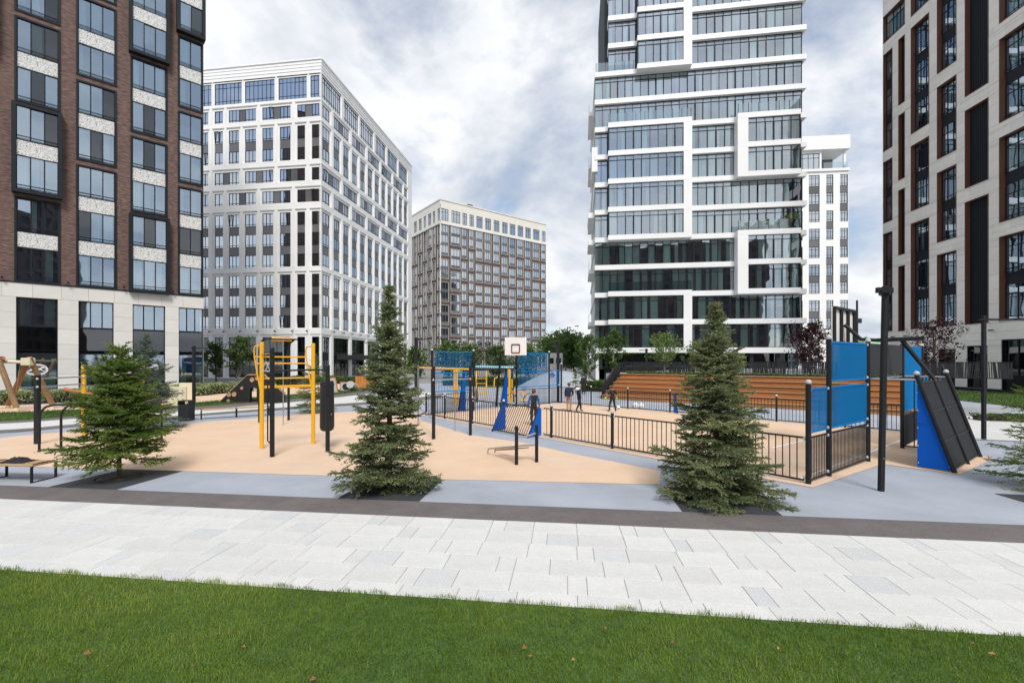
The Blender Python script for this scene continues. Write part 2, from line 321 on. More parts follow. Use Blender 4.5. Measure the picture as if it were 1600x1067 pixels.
# ------------------------------------------------------------------ ground
def sheet(name, poly, z, m, kind='structure', th=.004):
    poly = [Vector((p[0], p[1], 0)) for p in poly]
    area = sum(a.x*b.y - b.x*a.y for a, b in zip(poly, poly[1:]+poly[:1]))
    if area < 0: poly = poly[::-1]
    mb = MB(); n = len(poly); mb.add([(p.x, p.y, z) for p in poly], [tuple(range(n))])
    return tag(mb.build(name, m), kind=kind)
def smooth_line(pts, k=6):
    out = []; n = len(pts)
    for i in range(n-1):
        p0, p1, p2, p3 = pts[max(i-1,0)], pts[i], pts[i+1], pts[min(i+2,n-1)]
        for j in range(k):
            t = j/k; out.append(.5*((2*p1)+(p2-p0)*t+(2*p0-5*p1+4*p2-p3)*t*t+(3*p1-p0-3*p2+p3)*t**3))
    return out + [pts[-1]]
PD = Vector((math.cos(R(7)), -math.sin(R(7)), 0)); PN = Vector((math.sin(R(7)), math.cos(R(7)), 0))   # along / across the walk
LAWN_Y, PAVE_Y, ASPH_Y = 4.83, 7.06, 7.86        # where its edges cross the view axis
def walk(x, off): return Vector((0, off, 0)) + PD*x
big = 900
tag(MB().add([(-big,-60,-.03),(big,-60,-.03),(big,1500,-.03),(-big,1500,-.03)], [(0,1,2,3)]).build('ground', 'ground_far'), kind='structure')
sheet('rubber_court', [walk(-34, ASPH_Y), walk(34, ASPH_Y), (42, 14), (30, 44), (-2, 52), (-20,46), (-34, 22)], 0.0, 'rubber_grey')
sheet('asphalt_path', [walk(-36, PAVE_Y-.02), walk(36, PAVE_Y-.02), walk(36, ASPH_Y), walk(-36, ASPH_Y)], .004, 'asphalt')
# paving of the near walk, slab by slab
pav = tag(MB().add([walk(-16, LAWN_Y-.4), walk(16, LAWN_Y-.4), walk(16, PAVE_Y), walk(-16, PAVE_Y)], [(0,1,2,3)]).build('paving', 'joint'), kind='structure')
pav.location.z = .006
RW, SL = .425, {'l': .635, 's': .212, 'm': .424}
slab_me = {}
for k, ln in SL.items():
    for c in ('paving_white', 'paving_grey'):
        mb = MB(); g = .0026; mb.bbox(g, ln-g, g, RW-g, -.02, .012, .004); slab_me[k, c] = mb.mesh('slab', c)
ang = -R(7)
r2 = random.Random(21)
for row in range(-1, 6):
    x = -11.2 + .23*row + r2.random()*.2; seq = 'llsm'; i = row*3
    lim = 9.4
    while x < lim:
        k = seq[i % 4]; i += 1
        grey = (k == 'm' and r2.random() < (.5 if x < 0 else .15)) or (k == 's' and r2.random() < .2)
        y = PAVE_Y - (row+1)*RW*1.0075 - .012
        if row < 5 or x > -12:
            w = walk(0, 0); p = Vector((0, 0, 0)) + PD*(x + PN.dot(Vector((0, y, 0)))*0) + Vector((0, y, 0))
            if row >= 0 or False:
                o = place('slab', slab_me[k, 'paving_grey' if grey else 'paving_white'], pav, None, (p.x, p.y, (r2.random()-.5)*.003), ang + (r2.random()-.5)*.002)
        x += SL[k]
# wedge of sheets under the trees, work-out area and pitch
def pix(*uv): return [G(u, v) for u, v in uv]
for poly in ([(86,758),(189,762.6),(285.5,736),(193,733)], [(533,774),(657,780),(692,749),(585,745)], [(1061,795),(1213,800),(1170,767),(1036,760)], [(1553,771),(1665,805),(1850,812),(1700,778)]):
    q = pix(*poly)
    for i in (0, 1):                       # front edge on the asphalt line
        q[i] = q[i] + Vector((0, (ASPH_Y - q[i].x*math.tan(R(7)) - q[i].y), 0)) if abs(q[i].y - (ASPH_Y - q[i].x*math.tan(R(7)))) < .9 else q[i]
    sheet('tree_bed', q, .006, 'rubber_dark')
far_edge = smooth_line(pix((-260,712),(-60,692),(60,678),(246,666),(327,658.6),(404,653),(485,646),(560,643),(610,643),(653,646)))
wk = far_edge + pix((658,657),(732,679),(820,692),(890,708),(960,721.5),(1032,736),(1031,757),(692,749),(285,736),(100,730.5),(-260,718))
sheet('workout_surface', wk, .005, 'rubber_peach')
# curved far walk: grey rubber, asphalt, white paving, asphalt, lawn, play sand
def band(name, a, b, z, m, kind='structure'): return sheet(name, smooth_line(pix(*a)) + smooth_line(pix(*b))[::-1], z, m, kind)
band('asphalt_edge', [(-300,692),(0,677),(120,667),(330,648),(480,638),(600,630),(690,622)], [(-300,684),(0,672),(120,662.5),(330,645),(480,634),(600,626),(690,617)], .008, 'asphalt')
fp = band('far_paving', [(-300,684),(0,672),(120,662.5),(330,645),(480,634),(600,626),(690,617)], [(-300,672),(0,662),(120,654),(330,639),(480,626),(560,617),(640,607)], .008, 'paving_white')
band('far_asphalt', [(-300,672),(0,662),(120,654),(330,639),(480,626),(560,617),(640,607)], [(-300,668),(0,658.5),(120,650.5),(330,634),(480,621.5),(560,612.5),(630,603)], .008, 'asphalt')
lawn2 = [(-300,668),(0,658.5),(120,650.5),(330,634),(480,621.5),(560,612.5),(630,603)]; lawn2b = [(-300,650),(0,645),(120,640),(250,634),(380,623),(500,613),(560,605),(625,599)]
band('lawn', lawn2, lawn2b, .012, 'turf')
band('play_sand', lawn2b, [(-300,634),(0,633.5),(120,630),(250,622),(330,617),(420,605),(520,598),(600,594)], .010, 'rubber_peach')
# ------------------------------------------------------------------ grass
def grass(name, pts, hmin, hmax, w, m, seed, label, lean=.6):
    rg = np.random.default_rng(seed); n = len(pts); base = np.column_stack([pts[:,0], pts[:,1], pts[:,2]])
    clump = np.sin(pts[:,0]*3.1+1.7*np.sin(pts[:,1]*2.3))*np.cos(pts[:,1]*3.7+np.sin(pts[:,0]*1.9))
    clump2 = np.sin(pts[:,0]*.9+2)*np.sin(pts[:,1]*1.4+.6*pts[:,0])
    h = (hmin + (hmax-hmin)*rg.random(n))*(1+.18*clump); a = rg.random(n)*2*np.pi; la = a + rg.normal(0, .6, n); ln = h*lean*(.3+rg.random(n))
    side = np.column_stack([np.cos(a+np.pi/2), np.sin(a+np.pi/2), np.zeros(n)])*w*(.6+.8*rg.random(n))[:,None]
    ld = np.column_stack([np.cos(la), np.sin(la), np.zeros(n)])
    mid = base + ld*(ln*.35)[:,None]; mid[:,2] += h*.62
    tip = base + ld*ln[:,None]; tip[:,2] += h*(1 - .25*rg.random(n))
    v = np.stack([base-side, base+side, mid+side*.75, base-side, mid+side*.75, mid-side*.75, mid-side*.75, mid+side*.75, tip], 1).reshape(-1, 3)
    sh = np.clip(.40 + .2*rg.normal(0, 1, n) + .14*clump + .22*clump2 + .45*(rg.random(n) < .045), 0, 1)
    return tag(place(name, raw_mesh(name, v, 3, m, np.repeat(sh, 9))), label, 'grass', None, 'stuff')
sheet('lawn_soil', [walk(-16, -3), walk(16, -3), walk(16, 4.64), walk(-16, 4.64)], .03, 'turf')
rg = np.random.default_rng(5); n = 390000
px = rg.uniform(-9.5, 9, n); py = rg.uniform(2.3, 6.1, n); edge = 4.66 - px*math.tan(R(7.1)) + .0 + .025*np.sin(px*7) + .02*np.sin(px*17+1)
keep = (py < edge) & (np.abs(px) < 1.2*py + 2.2) & (rg.random(n) < np.clip(1.25-(py-2.3)*.12, .5, 1)); px, py = px[keep], py[keep]
grass('lawn_grass', np.column_stack([px, py, np.full(len(px), .028)]), .030, .062, .0018, 'grass_blades', 3, 'dense mown green lawn across the foreground')
ll = raw_mesh('fallen_leaf', np.array([(-.02,-.012,0),(.0,-.018,.012),(.028,0,.004),(.0,.016,.014)]), 4, 'leaf_dry')
for u, v, a, s in ((818,1011,.4,1.5),(100,900,1,1),(80,938,2,1.1),(135,1020,.3,1.5),(170,1040,1.5,1),(380,1010,0,1),(428,998,2.2,1),(488,1062,.5,1.3),(828,1025,1.9,1),(895,1030,.2,1),(945,981,.9,1),(1050,1003,.1,1.3),(1517,1003,.7,1),(1550,1022,1.8,1.5),(1215,1012,.4,1),(300,1040,.9,.8)):
    p = G(u, min(v, 1060), .09); o = place('fallen_leaf', ll, None, None, p, a); o.scale = (s*.8,)*3; o.rotation_euler = (.4*math.sin(a*3), .3, a)
    tag(o, 'small dry orange leaf lying in the foreground lawn', 'leaf', 'fallen leaves on the lawn')
def poly_points(poly, dens, seed, z):
    rg = np.random.default_rng(seed); P2 = np.array([(p.x, p.y) for p in poly]); lo, hi = P2.min(0), P2.max(0)
    n = int((hi-lo).prod()*dens); q = rg.uniform(lo, hi, (n, 2)); ins = np.zeros(n, bool); j = len(P2)-1
    for i in range(len(P2)):
        c = ((P2[i,1] > q[:,1]) != (P2[j,1] > q[:,1])) & (q[:,0] < (P2[j,0]-P2[i,0])*(q[:,1]-P2[i,1])/(P2[j,1]-P2[i,1]+1e-12)+P2[i,0]); ins ^= c; j = i
    q = q[ins]; return np.column_stack([q, np.full(len(q), z)])
lp = smooth_line(pix(*lawn2)) + smooth_line(pix(*lawn2b))[::-1]
grass('strip_grass', poly_points(lp, 260, 8, .01), .06, .13, .008, 'grass_far', 9, 'strip of lawn between the far walk and the play area')
# ------------------------------------------------------------------ building helpers
def wall_mesh(x0, x1, z0, z1, openings, y=0.0, depth=.25, cuts_x=(), cuts_z=()):
    """front sheet with real openings and their reveals"""
    xs = sorted(set([x0, x1] + [max(x0, min(x1, a)) for o in openings for a in o[:2]] + list(cuts_x)))
    zs = sorted(set([z0, z1] + [max(z0, min(z1, a)) for o in openings for a in o[2:4]] + list(cuts_z)))
    mb = MB()
    for j in range(len(zs)-1):
        zc = (zs[j]+zs[j+1])/2; run = None
        row = [o for o in openings if o[2] < zc < o[3]]
        for i in range(len(xs)-1):
            xc = (xs[i]+xs[i+1])/2; solid = not any(o[0] < xc < o[1] for o in row)
            if solid and run is None: run = xs[i]
            if (not solid or i == len(xs)-2) and run is not None:
                e = xs[i+1] if solid else xs[i]
                mb.add([(run,y,zs[j]),(e,y,zs[j]),(e,y,zs[j+1]),(run,y,zs[j+1])], [(0,1,2,3)]); run = None
    for a, b, c, d in [o[:4] for o in openings]:
        e = y+depth
        mb.add([(a,y,c),(a,y,d),(a,e,d),(a,e,c)], [(0,1,2,3)]); mb.add([(b,y,c),(b,e,c),(b,e,d),(b,y,d)], [(0,1,2,3)])
        mb.add([(a,y,d),(b,y,d),(b,e,d),(a,e,d)], [(0,1,2,3)]); mb.add([(a,y,c),(a,e,c),(b,e,c),(b,y,c)], [(0,1,2,3)])
    return mb
def frame_mesh(w, h, t=.06, d=.08, mull=(), trans=(), mt=.05, y=0):
    """window frame w x h standing at x 0..w, z 0..h, with mullions at fractions and transoms (z) """
    mb = MB(); mb.box(0, t, y, y+d, 0, h).box(w-t, w, y, y+d, 0, h).box(t, w-t, y, y+d, 0, t).box(t, w-t, y, y+d, h-t, h)
    for f in mull: mb.box(f*w-mt/2, f*w+mt/2, y+.003, y+d-.003, t, h-t)
    for z in trans: mb.box(t, w-t, y+.006, y+d-.006, z-mt/2, z+mt/2)
    return mb
def pane_mesh(x0, x1, z0, z1, y, m='glass_clear'):
    return MB().add([(x0,y,z0),(x1,y,z0),(x1,y,z1),(x0,y,z1)], [(0,1,2,3)]).mesh('pane', m)
def curtain_mesh(w, h, m, waves=7, amp=.05, seed=0):
    mb = MB(); n = waves*4; vs = []; rr = random.Random(seed)
    for i in range(n+1):
        x = w*i/n; y = amp*math.sin(i*math.pi/2+.4)*(.6+.6*rr.random()); vs += [(x, y, 0), (x, y*.8, h)]
    return mb.add(vs, [(2*i, 2*i+2, 2*i+3, 2*i+1) for i in range(n)], 0, True).mesh('curtain', m)
_pm = {}
def cached(key, fn):
    if key not in _pm: _pm[key] = fn()
    return _pm[key]
def stone_cells(x0, x1, z0, z1, openings, rows, maxw, seed, jitter=True):
    """cladding panels (x0,x1,z0,z1) around the openings"""
    out = []; rr = random.Random(seed)
    zs = sorted(set([z0, z1] + [z for z in rows if z0 < z < z1]))
    for j in range(len(zs)-1):
        a, b = zs[j], zs[j+1]
        sub = sorted(set([a, b] + [z for o in openings for z in o[2:4] if a+.02 < z < b-.02]))
        for q in range(len(sub)-1):
            c, d = sub[q], sub[q+1]; zc = (c+d)/2
            blk = sorted([(o[0], o[1]) for o in openings if o[2] < zc < o[3]]); x = x0; spans = []
            for p0, p1 in blk:
                if p0 > x+.02: spans.append((x, p0))
                x = max(x, p1)
            if x < x1-.02: spans.append((x, x1))
            for p0, p1 in spans:
                n = max(1, math.ceil((p1-p0)/maxw)); off = (.5 if j % 2 else 0) if n > 1 else 0
                e = [p0] + ([p0+(p1-p0)*(i+off*.6+.0)/n for i in range(0 if off else 1, n)] if n > 1 else []) + [p1]
                e = sorted(e); e = [e[0]] + [v for v in e[1:-1] if v-p0 > .25 and p1-v > .25] + [e[-1]]
                for i in range(len(e)-1): out.append((e[i], e[i+1], c, d))
    return out
def panels(cells, m, parent, M, th=.05, g=.006, name='panel'):
    for a, b, c, d in cells:
        if b-a < .03 or d-c < .03: continue
        key = (m, round(b-a, 3), round(d-c, 3), th)
        me = cached(key, lambda: MB().bbox(g, b-a-g, 0, th, g, d-c-g, .006).mesh('panel', m))
        place(name, me, parent, M @ T(a, rnd.uniform(-.004, .004), c))
# ------------------------------------------------------------------ A: brown brick block at the left
def building_a():
    o = (-29.2, 43.06); d = (.7236, .6904)
    root = thing('brick_building', 'dark brown brick apartment block with stone base, cut by the left picture edge', 'building', (o[0], o[1], 0))
    M = facade(o, d, (o[0], o[1], 0)); S = 3.45; Z0 = 8.5
    cols = {1: (-12.1, -9.6), 2: (-8.7, -6.2), 3: (-5.3, -2.73), 4: (-1.97, -.02), 0: (-15.6, -13.1)}
    lay = {0: [(0,3,0),(3,2,0),(5,2,1),(7,2,0)], 1: [(0,2,0),(2,2,1),(4,2,0),(6,2,0),(8,2,0)], 2: [(0,3,0),(3,2,0),(5,2,0),(7,2,0)], 3: [(0,2,1),(2,2,0),(4,2,0),(6,2,1),(8,2,0)], 4: [(0,3,0),(3,2,0),(5,2,0),(7,3,1)]}
    ops = []
    for c, (a, b) in cols.items():
        for k, n, bay in lay[c]: ops.append((a, b, Z0+S*k+.02, Z0+S*(k+n)-.36))
    W = wall_mesh(-17.5, 0, Z0, 43, ops, 0, .35)
    W.add([(0,0,Z0),(0,14,Z0),(0,14,43),(0,0,43)], [(0,1,2,3)])
    W.build('brick_wall', 'brick_brown', root, M)
    MB().box(-17.5, -.08, 1.0, 14, .1, 42.8).build('core', 'interior', root, M)
    MB().box(-17.5, 0, .9, 14, 43, 43.3).build('roof', 'dark_metal', root, M)
    rr = random.Random(3)
    for c, (a, b) in cols.items():
        w = b-a
        for k, n, bay in lay[c]:
            z0 = Z0+S*k+.02; h = S*n-.38; out = .55 if bay else .07
            fr = MB(); t = .13 if not bay else .24; e = .12 if bay else 0
            x0, x1, zz0, zz1 = -e, w+e, -e*1.2, h+e*1.2
            fr.box(x0, x0+t, -out, .30, zz0, zz1).box(x1-t, x1, -out, .30, zz0, zz1).box(x0+t, x1-t, -out, .30, zz0, zz0+t*1.1).box(x0+t, x1-t, -out, .30, zz1-t, zz1)
            if bay: fr.box(x0+t, x1-t, .02, .06, zz0+t*1.1, zz0+.34)
            bayo = fr.build('window_bay', 'frame_dark', root, M @ T(a, 0, z0))
            zin0, zin1 = zz0+t*1.1, zz1-t; sp = 1.18; gh = (zin1-zin0-(n-1)*sp)/n; xi0, xi1 = x0+t, x1-t; gw = xi1-xi0
            yb = -out+.14 if bay else .03
            npn = 3 if c != 4 else 2
            for i in range(n):
                zb = zin0+i*(gh+sp)
                place('casement', cached(('acase', round(gw,3), round(gh,3), npn), lambda: frame_mesh(gw, gh, .05, .08, [j/npn for j in range(1, npn)], (), .075).mesh('casement', 'frame_dark')), bayo, T(xi0, yb, zb))
                rail = cached(('arail', round(gw,3)), lambda: MB().box(0, gw, 0, .03, .10, .13).box(0, gw, 0, .03, .30, .335).mesh('rail', 'frame_dark'))
                place('rail', rail, bayo, T(xi0, yb-.06, zb))
                for j in range(npn):
                    pw = gw/npn
                    place('pane', cached(('ap', round(pw,3), round(gh,3)), lambda: pane_mesh(.02, pw-.02, .03, gh-.03, 0, 'glass_clear')) if rr.random() > .13 else cached(('apd', round(pw,3), round(gh,3)), lambda: pane_mesh(.02, pw-.02, .03, gh-.03, 0, 'glass_dark')), bayo, T(xi0+j*pw, yb+.04, zb) @ Matrix.Rotation(R(rr.uniform(-.8,.8)), 4, 'X') @ Matrix.Rotation(R(rr.uniform(-.5,.5)), 4, 'Z'))
                    q = rr.random()
                    if q < .5:
                        cm = rr.choice(['curtain', 'curtain_warm', 'curtain']); fl = .45+.55*rr.random()
                        place('curtain', cached(('ac', round(pw,2), round(gh,2), cm, int(fl*4)), lambda: curtain_mesh(pw*(int(fl*4)+1)/5, gh, cm, 4)), bayo, T(xi0+j*pw, yb+.3, zb))
                    elif q < .58:
                        place('blind', cached(('ab', round(pw,2), round(gh,2)), lambda: MB().box(0, pw, 0, .01, 0, gh).mesh('blind', 'blind')), bayo, T(xi0+j*pw, yb+.12, zb))
                if i < n-1:
                    place('spandrel', cached(('asp', round(gw,3)), lambda: MB().bbox(.01, gw-.01, 0, .1, .02, sp-.02, .02).mesh('spandrel', 'relief_panel')), bayo, T(xi0, yb-.02, zb+gh))
    # stone base
    gops = []; gz = 7.35
    gcols = [(-16.1,-13.4), (-12.0,-9.75), (-8.55,-6.4), (-5.15,-2.9), (-1.9,-.02)]
    for a, b in gcols: gops.append((a, b, .22, gz))
    rows = [.22+1.19*i for i in range(1, 6)] + [7.35]
    panels(stone_cells(-17.5, 0, .22, Z0-.06, gops, rows, 1.6, 4), 'stone', root, M @ T(0, -.10, 0))
    MB().box(-17.5, 0, -.07, .25, 0, .2).build('plinth', 'dark_metal', root, M)
    B = wall_mesh(-17.5, 0, .2, Z0, gops, -.04, .5); B.build('base_wall', 'joint', root, M)
    MB().box(-17.5, .06, -.16, .1, Z0-.055, Z0+.03).build('cornice', 'frame_dark', root, M)
    for a, b in gcols:
        w = b-a; g = frame_mesh(w, gz-.22, .07, .1, (), (), .07)
        g.box(.07, w-.07, .0, .1, 2.75, 2.85); g.box(.07, w-.07, .03, .1, 3.05, 4.9-.02, 0); g.box(.07, w-.07, -.02, .1, 4.9, 5.0)
        for f in (1/3, 2/3): g.box(w*f-.04, w*f+.04, .0, .1, 5.0, gz-.29)
        so = g.build('shop_window', 'frame_dark', root, M @ T(a, .16, .22))
        place('pane', pane_mesh(.07, w-.07, .07, 2.75, 0, 'glass_clear'), so, T(0, .05, 0)); place('pane', pane_mesh(.07, w-.07, 5.0, gz-.29, 0, 'glass_clear'), so, T(0, .05, 0))
        place('pane', pane_mesh(.07, w-.07, 3.08, 4.86, 0, 'glass_dark'), so, T(0, .02, 0))
        place('shade_band', MB().box(.08, w-.08, 0, .03, 2.05, 2.73).mesh('shade_band', 'olive_band'), so, T(0, .15, 0))
        for i in range(2):
            place('curtain', curtain_mesh(w*.3, 2.2, 'curtain', 6, .05, i), so, T(.1+i*w*.6, .55, 0)); place('curtain', curtain_mesh(w*.26, 2.1, 'curtain', 5, .05, i), so, T(.15+i*w*.6, .5, 5.0))
    # little wall lamps between stone and brick
    lm = MB().box(-.05, .05, -.3, 0, -.02, .04).box(-.06, .06, -.34, -.22, -.06, .1).mesh('wall_lamp', 'dark_metal')
    for x in (-12.7, -9.15, -5.75, -2.35): place('wall_lamp', lm, root, M @ T(x, -.1, Z0+.2))
    # oval emblem on the shop glass
    for k, (x, z) in enumerate(((-10.95, 1.78), (-4.0, 1.85))):
        e = thing('oval_emblem', ['white oval emblem with a running animal on the glass behind the swing', 'white oval emblem on the shop glass behind the left spruce'][k], 'emblem', (0,0,0))
        W_ = T(o[0], o[1], 0) @ M @ T(x, .10, z); e.matrix_basis = W_
        pts = lambda rx, rz: [(rx*math.cos(i*2*math.pi/36), 0, rz*math.sin(i*2*math.pi/36)) for i in range(36)]
        mb = MB(); A, B_ = pts(.66, .45), pts(.56, .36)
        mb.add(A+B_, [(i, (i+1) % 36, 36+(i+1) % 36, 36+i) for i in range(36)]); A2, B2 = pts(.52, .32), pts(.49, .295)
        mb.add(A2+B2, [(i, (i+1) % 36, 36+(i+1) % 36, 36+i) for i in range(36)]); mb.build('ring', 'cloth_white', e)
        dog = [(-.50,.0),(-.34,.03),(-.22,.10),(-.05,.07),(.12,.10),(.25,.15),(.33,.22),(.38,.20),(.48,.14),(.44,.10),(.34,.10),(.28,.02),(.40,-.06),(.46,-.10),(.38,-.11),(.22,-.03),(.02,-.02),(-.12,-.06),(-.30,-.10),(-.44,-.14),(-.46,-.10),(-.30,-.03),(-.38,-.01)]
        MB().plate([(p[0], -.005, p[1]) for p in dog], (0, .004, 0)).build('running_animal', 'cloth_white', e)
building_a()
# ------------------------------------------------------------------ B: white block
def building_b():
    C0 = (-(800-502)/F*62, 62.0); root = thing('white_building', 'tall white grid-fronted apartment block between the brick block and the far brown block', 'building', (C0[0], C0[1], 0))
    ML = facade(C0, (.9906, -.1365), (C0[0], C0[1], 0)); MR = facade(C0, (.1365, .9906), (C0[0], C0[1], 0))
    rows = [6.95, 9.8, 12.6, 15.4, 18.3, 21.15, 24.2, 27.15, 30.05, 33.0, 35.85]; gh = 1.75; ROOF = 43.6
    Lc = [(-16.2,-14.9), (-14.0,-12.4), (-11.5,-9.8), (-8.85,-7.2), (-6.2,-4.6), (-3.6,-2.45), (-1.45,-.02)]
    Lc = [(-26.9,-25.2),(-24.2,-22.5),(-21.5,-19.9),(-18.9,-17.2)] + Lc
    Rc = [(.02, 2.3)] + [(3.4+2.72*k, 5.05+2.72*k) for k in range(11)]
    rr = random.Random(11)
    def side(M, cols, x0, x1, corner, pairs7, pairs8, rib):
        big, small = [], []; wins = []; spans = []
        ex = .26
        def group(ci, r0, r1):
            a = cols[ci[0]][0]; b = cols[ci[-1]][1]; z0 = rows[r0]; z1 = rows[r1]+gh
            small.append((a, b, z0, z1)); ee = lambda v: max(x0+.0, min(x1-.0, v)); big.append((ee(a-ex), ee(b+ex), z0-.1, z1+.32))
            for r in range(r0, r1+1):
                for c in ci: wins.append((cols[c][0], cols[c][1], rows[r]))
                for c, e in zip(ci, ci[1:]): spans.append((cols[c][1], cols[e][0], rows[r], rows[r]+gh))
            for r in range(r0, r1): spans.append((a, b, rows[r]+gh, rows[r+1]))
        n = len(cols)
        for c in range(n): group([c], 0, 2); group([c], 3, 5); group([c], 8, 9)
        for pr, r in ((pairs7, 6), (pairs8, 7), (pairs7, 10)):
            for ci in pr: group(ci, r, r)
        # top ribbon windows
        for a, b in rib: small.append((a, b, 38.45, 41.45)); big.append((max(x0, a-.2), min(x1, b+.2), 38.3, 41.7))
        # ground floor
        gl = []
        i = 0; step = list(range(n))
        grp = [step[k:k+2] for k in range((n % 2), n, 2)] if not corner else [[0]] + [step[k:k+2] for k in range(1, n, 2)]
        if not corner and n % 2: grp = [[0]] + grp
        if not corner: grp = [g_ for g_ in ([step[0:2], step[2:4]] + [step[4:5]] + [step[5:7], step[7:9], step[9:10], step[10:11]]) if g_]
        for g_ in grp:
            a, b = cols[g_[0]][0], cols[g_[-1]][1]; small.append((a, b, .12, 5.75)); big.append((max(x0, a-ex), min(x1, b+ex), .12, 6.1)); gl.append((a, b))
        wall_mesh(x0, x1, 0, ROOF, big, 0, .10).build('outer_wall', 'white_wall', root, M)
        wall_mesh(x0, x1, 0, ROOF-2, small, .10, .22).build('inner_wall', 'white_wall', root, M)
        # second, finer moulding round every group
        mo = MB()
        for a, b, c, d_ in big:
            if d_ < 38 and c > 3:
                for (p, q, s_, t_) in ((a-.14, a-.07, c, d_+.14), (b+.07, b+.14, c, d_+.14), (a-.07, b+.07, d_+.07, d_+.14)):
                    p, q = max(x0+.01, p), min(x1-.01, q)
                    if q-p > .02: mo.box(p, q, -.035, .01, s_, t_)
        mo.build('moulding', 'white_wall', root, M)
        for a, b, c, d_ in spans: MB().box(a, b, .20, .26, c, d_).build('spandrel', 'grey_spandrel', root, M)
        for a, b, z in wins:
            w = b-a; npn = 2 if w < 1.35 else 3
            fo = place('window', cached(('bw', round(w,3), npn), lambda: frame_mesh(w, gh, .055, .07, [j/npn for j in range(1, npn)], (.28,), .06).mesh('window', 'frame_dark')), root, M @ T(a, .17, z))
            place('glass', cached(('bg', round(w,3)), lambda: pane_mesh(.03, w-.03, .03, gh-.03, 0, 'glass_sky')), fo, T(0, .04, 0) @ Matrix.Rotation(R(rr.uniform(-.5,.5)), 4, 'Z') @ Matrix.Rotation(R(rr.uniform(-.6,.6)), 4, 'X'))
            if rr.random() < .45:
                cw = w*rr.choice([.35, .5, .66]); place('curtain', cached(('bc', round(cw,2)), lambda: curtain_mesh(cw, gh, 'curtain_warm', 4)), fo, T(rr.choice([.05, w-cw-.05]), .35, 0))
            if rr.random() < .07:
                frame_mesh(w/npn, gh-.32, .05, .04).build('open_sash', 'frame_dark', fo, T(w/npn*rr.randrange(npn), -.03, .3) @ Matrix.Rotation(R(7), 4, 'X'))
        for a, b in rib:
            w = b-a; nn = max(2, round(w/.62)); fo = frame_mesh(w, 3.0, .06, .07, [j/nn for j in range(1, nn)], (.5, 2.35), .05).build('ribbon_window', 'frame_dark', root, M @ T(a, .17, 38.45))
            for j in range(nn): place('glass', pane_mesh(w*j/nn+.02, w*(j+1)/nn-.02, .03, 2.97, 0, 'glass_sky'), fo, T(0, .04, 0) @ Matrix.Rotation(R(rr.uniform(-.4,.4)), 4, 'X'))
        for a, b in gl:
            w = b-a; g = frame_mesh(w, 5.63, .07, .08, [j/4 for j in range(1, 4)] if w > 2 else [.5], (3.5,), .05); g.box(.07, w-.07, -.01, .05, 2.3, 3.5)
            fo = g.build('shop_window', 'dark_metal', root, M @ T(a, .2, .12)); place('glass', pane_mesh(.05, w-.05, .05, 5.55, 0, 'glass_dark'), fo, T(0, .03, 0))
            place('curtain', cached(('bsc', round(w,2)), lambda: curtain_mesh(w*.8, 1.9, 'curtain_warm', 9)), fo, T(.2, .5, 3.55))
        for k in range(3): MB().box(x0, x1, -.05, .02, 42.15+.45*k, 42.23+.45*k).build('parapet_line', 'white_wall', root, M)
        MB().box(x0-.08 if not corner else x0, x1+.08 if corner else x1, -.12, .4, ROOF-.1, ROOF+.1).build('parapet_cap', 'white_wall', root, M)
        lm = cached('blamp', lambda: MB().box(-.05, .05, -.3, 0, 0, .06).box(-.07, .07, -.4, -.25, -.12, .06).mesh('wall_lamp', 'dark_metal'))
        for c, e in zip(cols, cols[1:]): place('wall_lamp', lm, root, M @ T((c[1]+e[0])/2, -.02, 6.55))
    n = len(Lc)
    side(ML, Lc, -30, 0, False, [[0,1],[2,3],[5,6],[7,8],[9,10],[4]], [[0],[1,2],[3],[4,5],[6,7],[8,9],[10]], [(-25.7,-21.1),(-20.8,-16.7),(-16.2,-12.0),(-11.5,-7.0),(-6.4,-2.2),(-1.65,-.02)])
    side(MR, Rc, 0, 34.8, True, [[0],[1,2],[3,4],[5,6],[7,8],[9,10],[11]], [[0,1],[2,3],[4,5],[6,7],[8,9],[10,11]], [(.02,5.3),(6.3,10.8),(11.6,16.2),(17.2,21.4),(22.4,26.8),(27.9,32.2)])
    core = MB().box(-30, -.9, .9, 34, 0, 43); core.build('core', 'interior', root, ML)
    MB().box(-30, -.4, .4, 34.5, 43, 43.2).build('roof', 'concrete', root, ML)
    # dark entrance canopy
    MB().bbox(4.2, 11.5, -1.6, .1, 2.6, 3.3, .03).build('canopy', 'panel_dark', root, MR)
building_b()
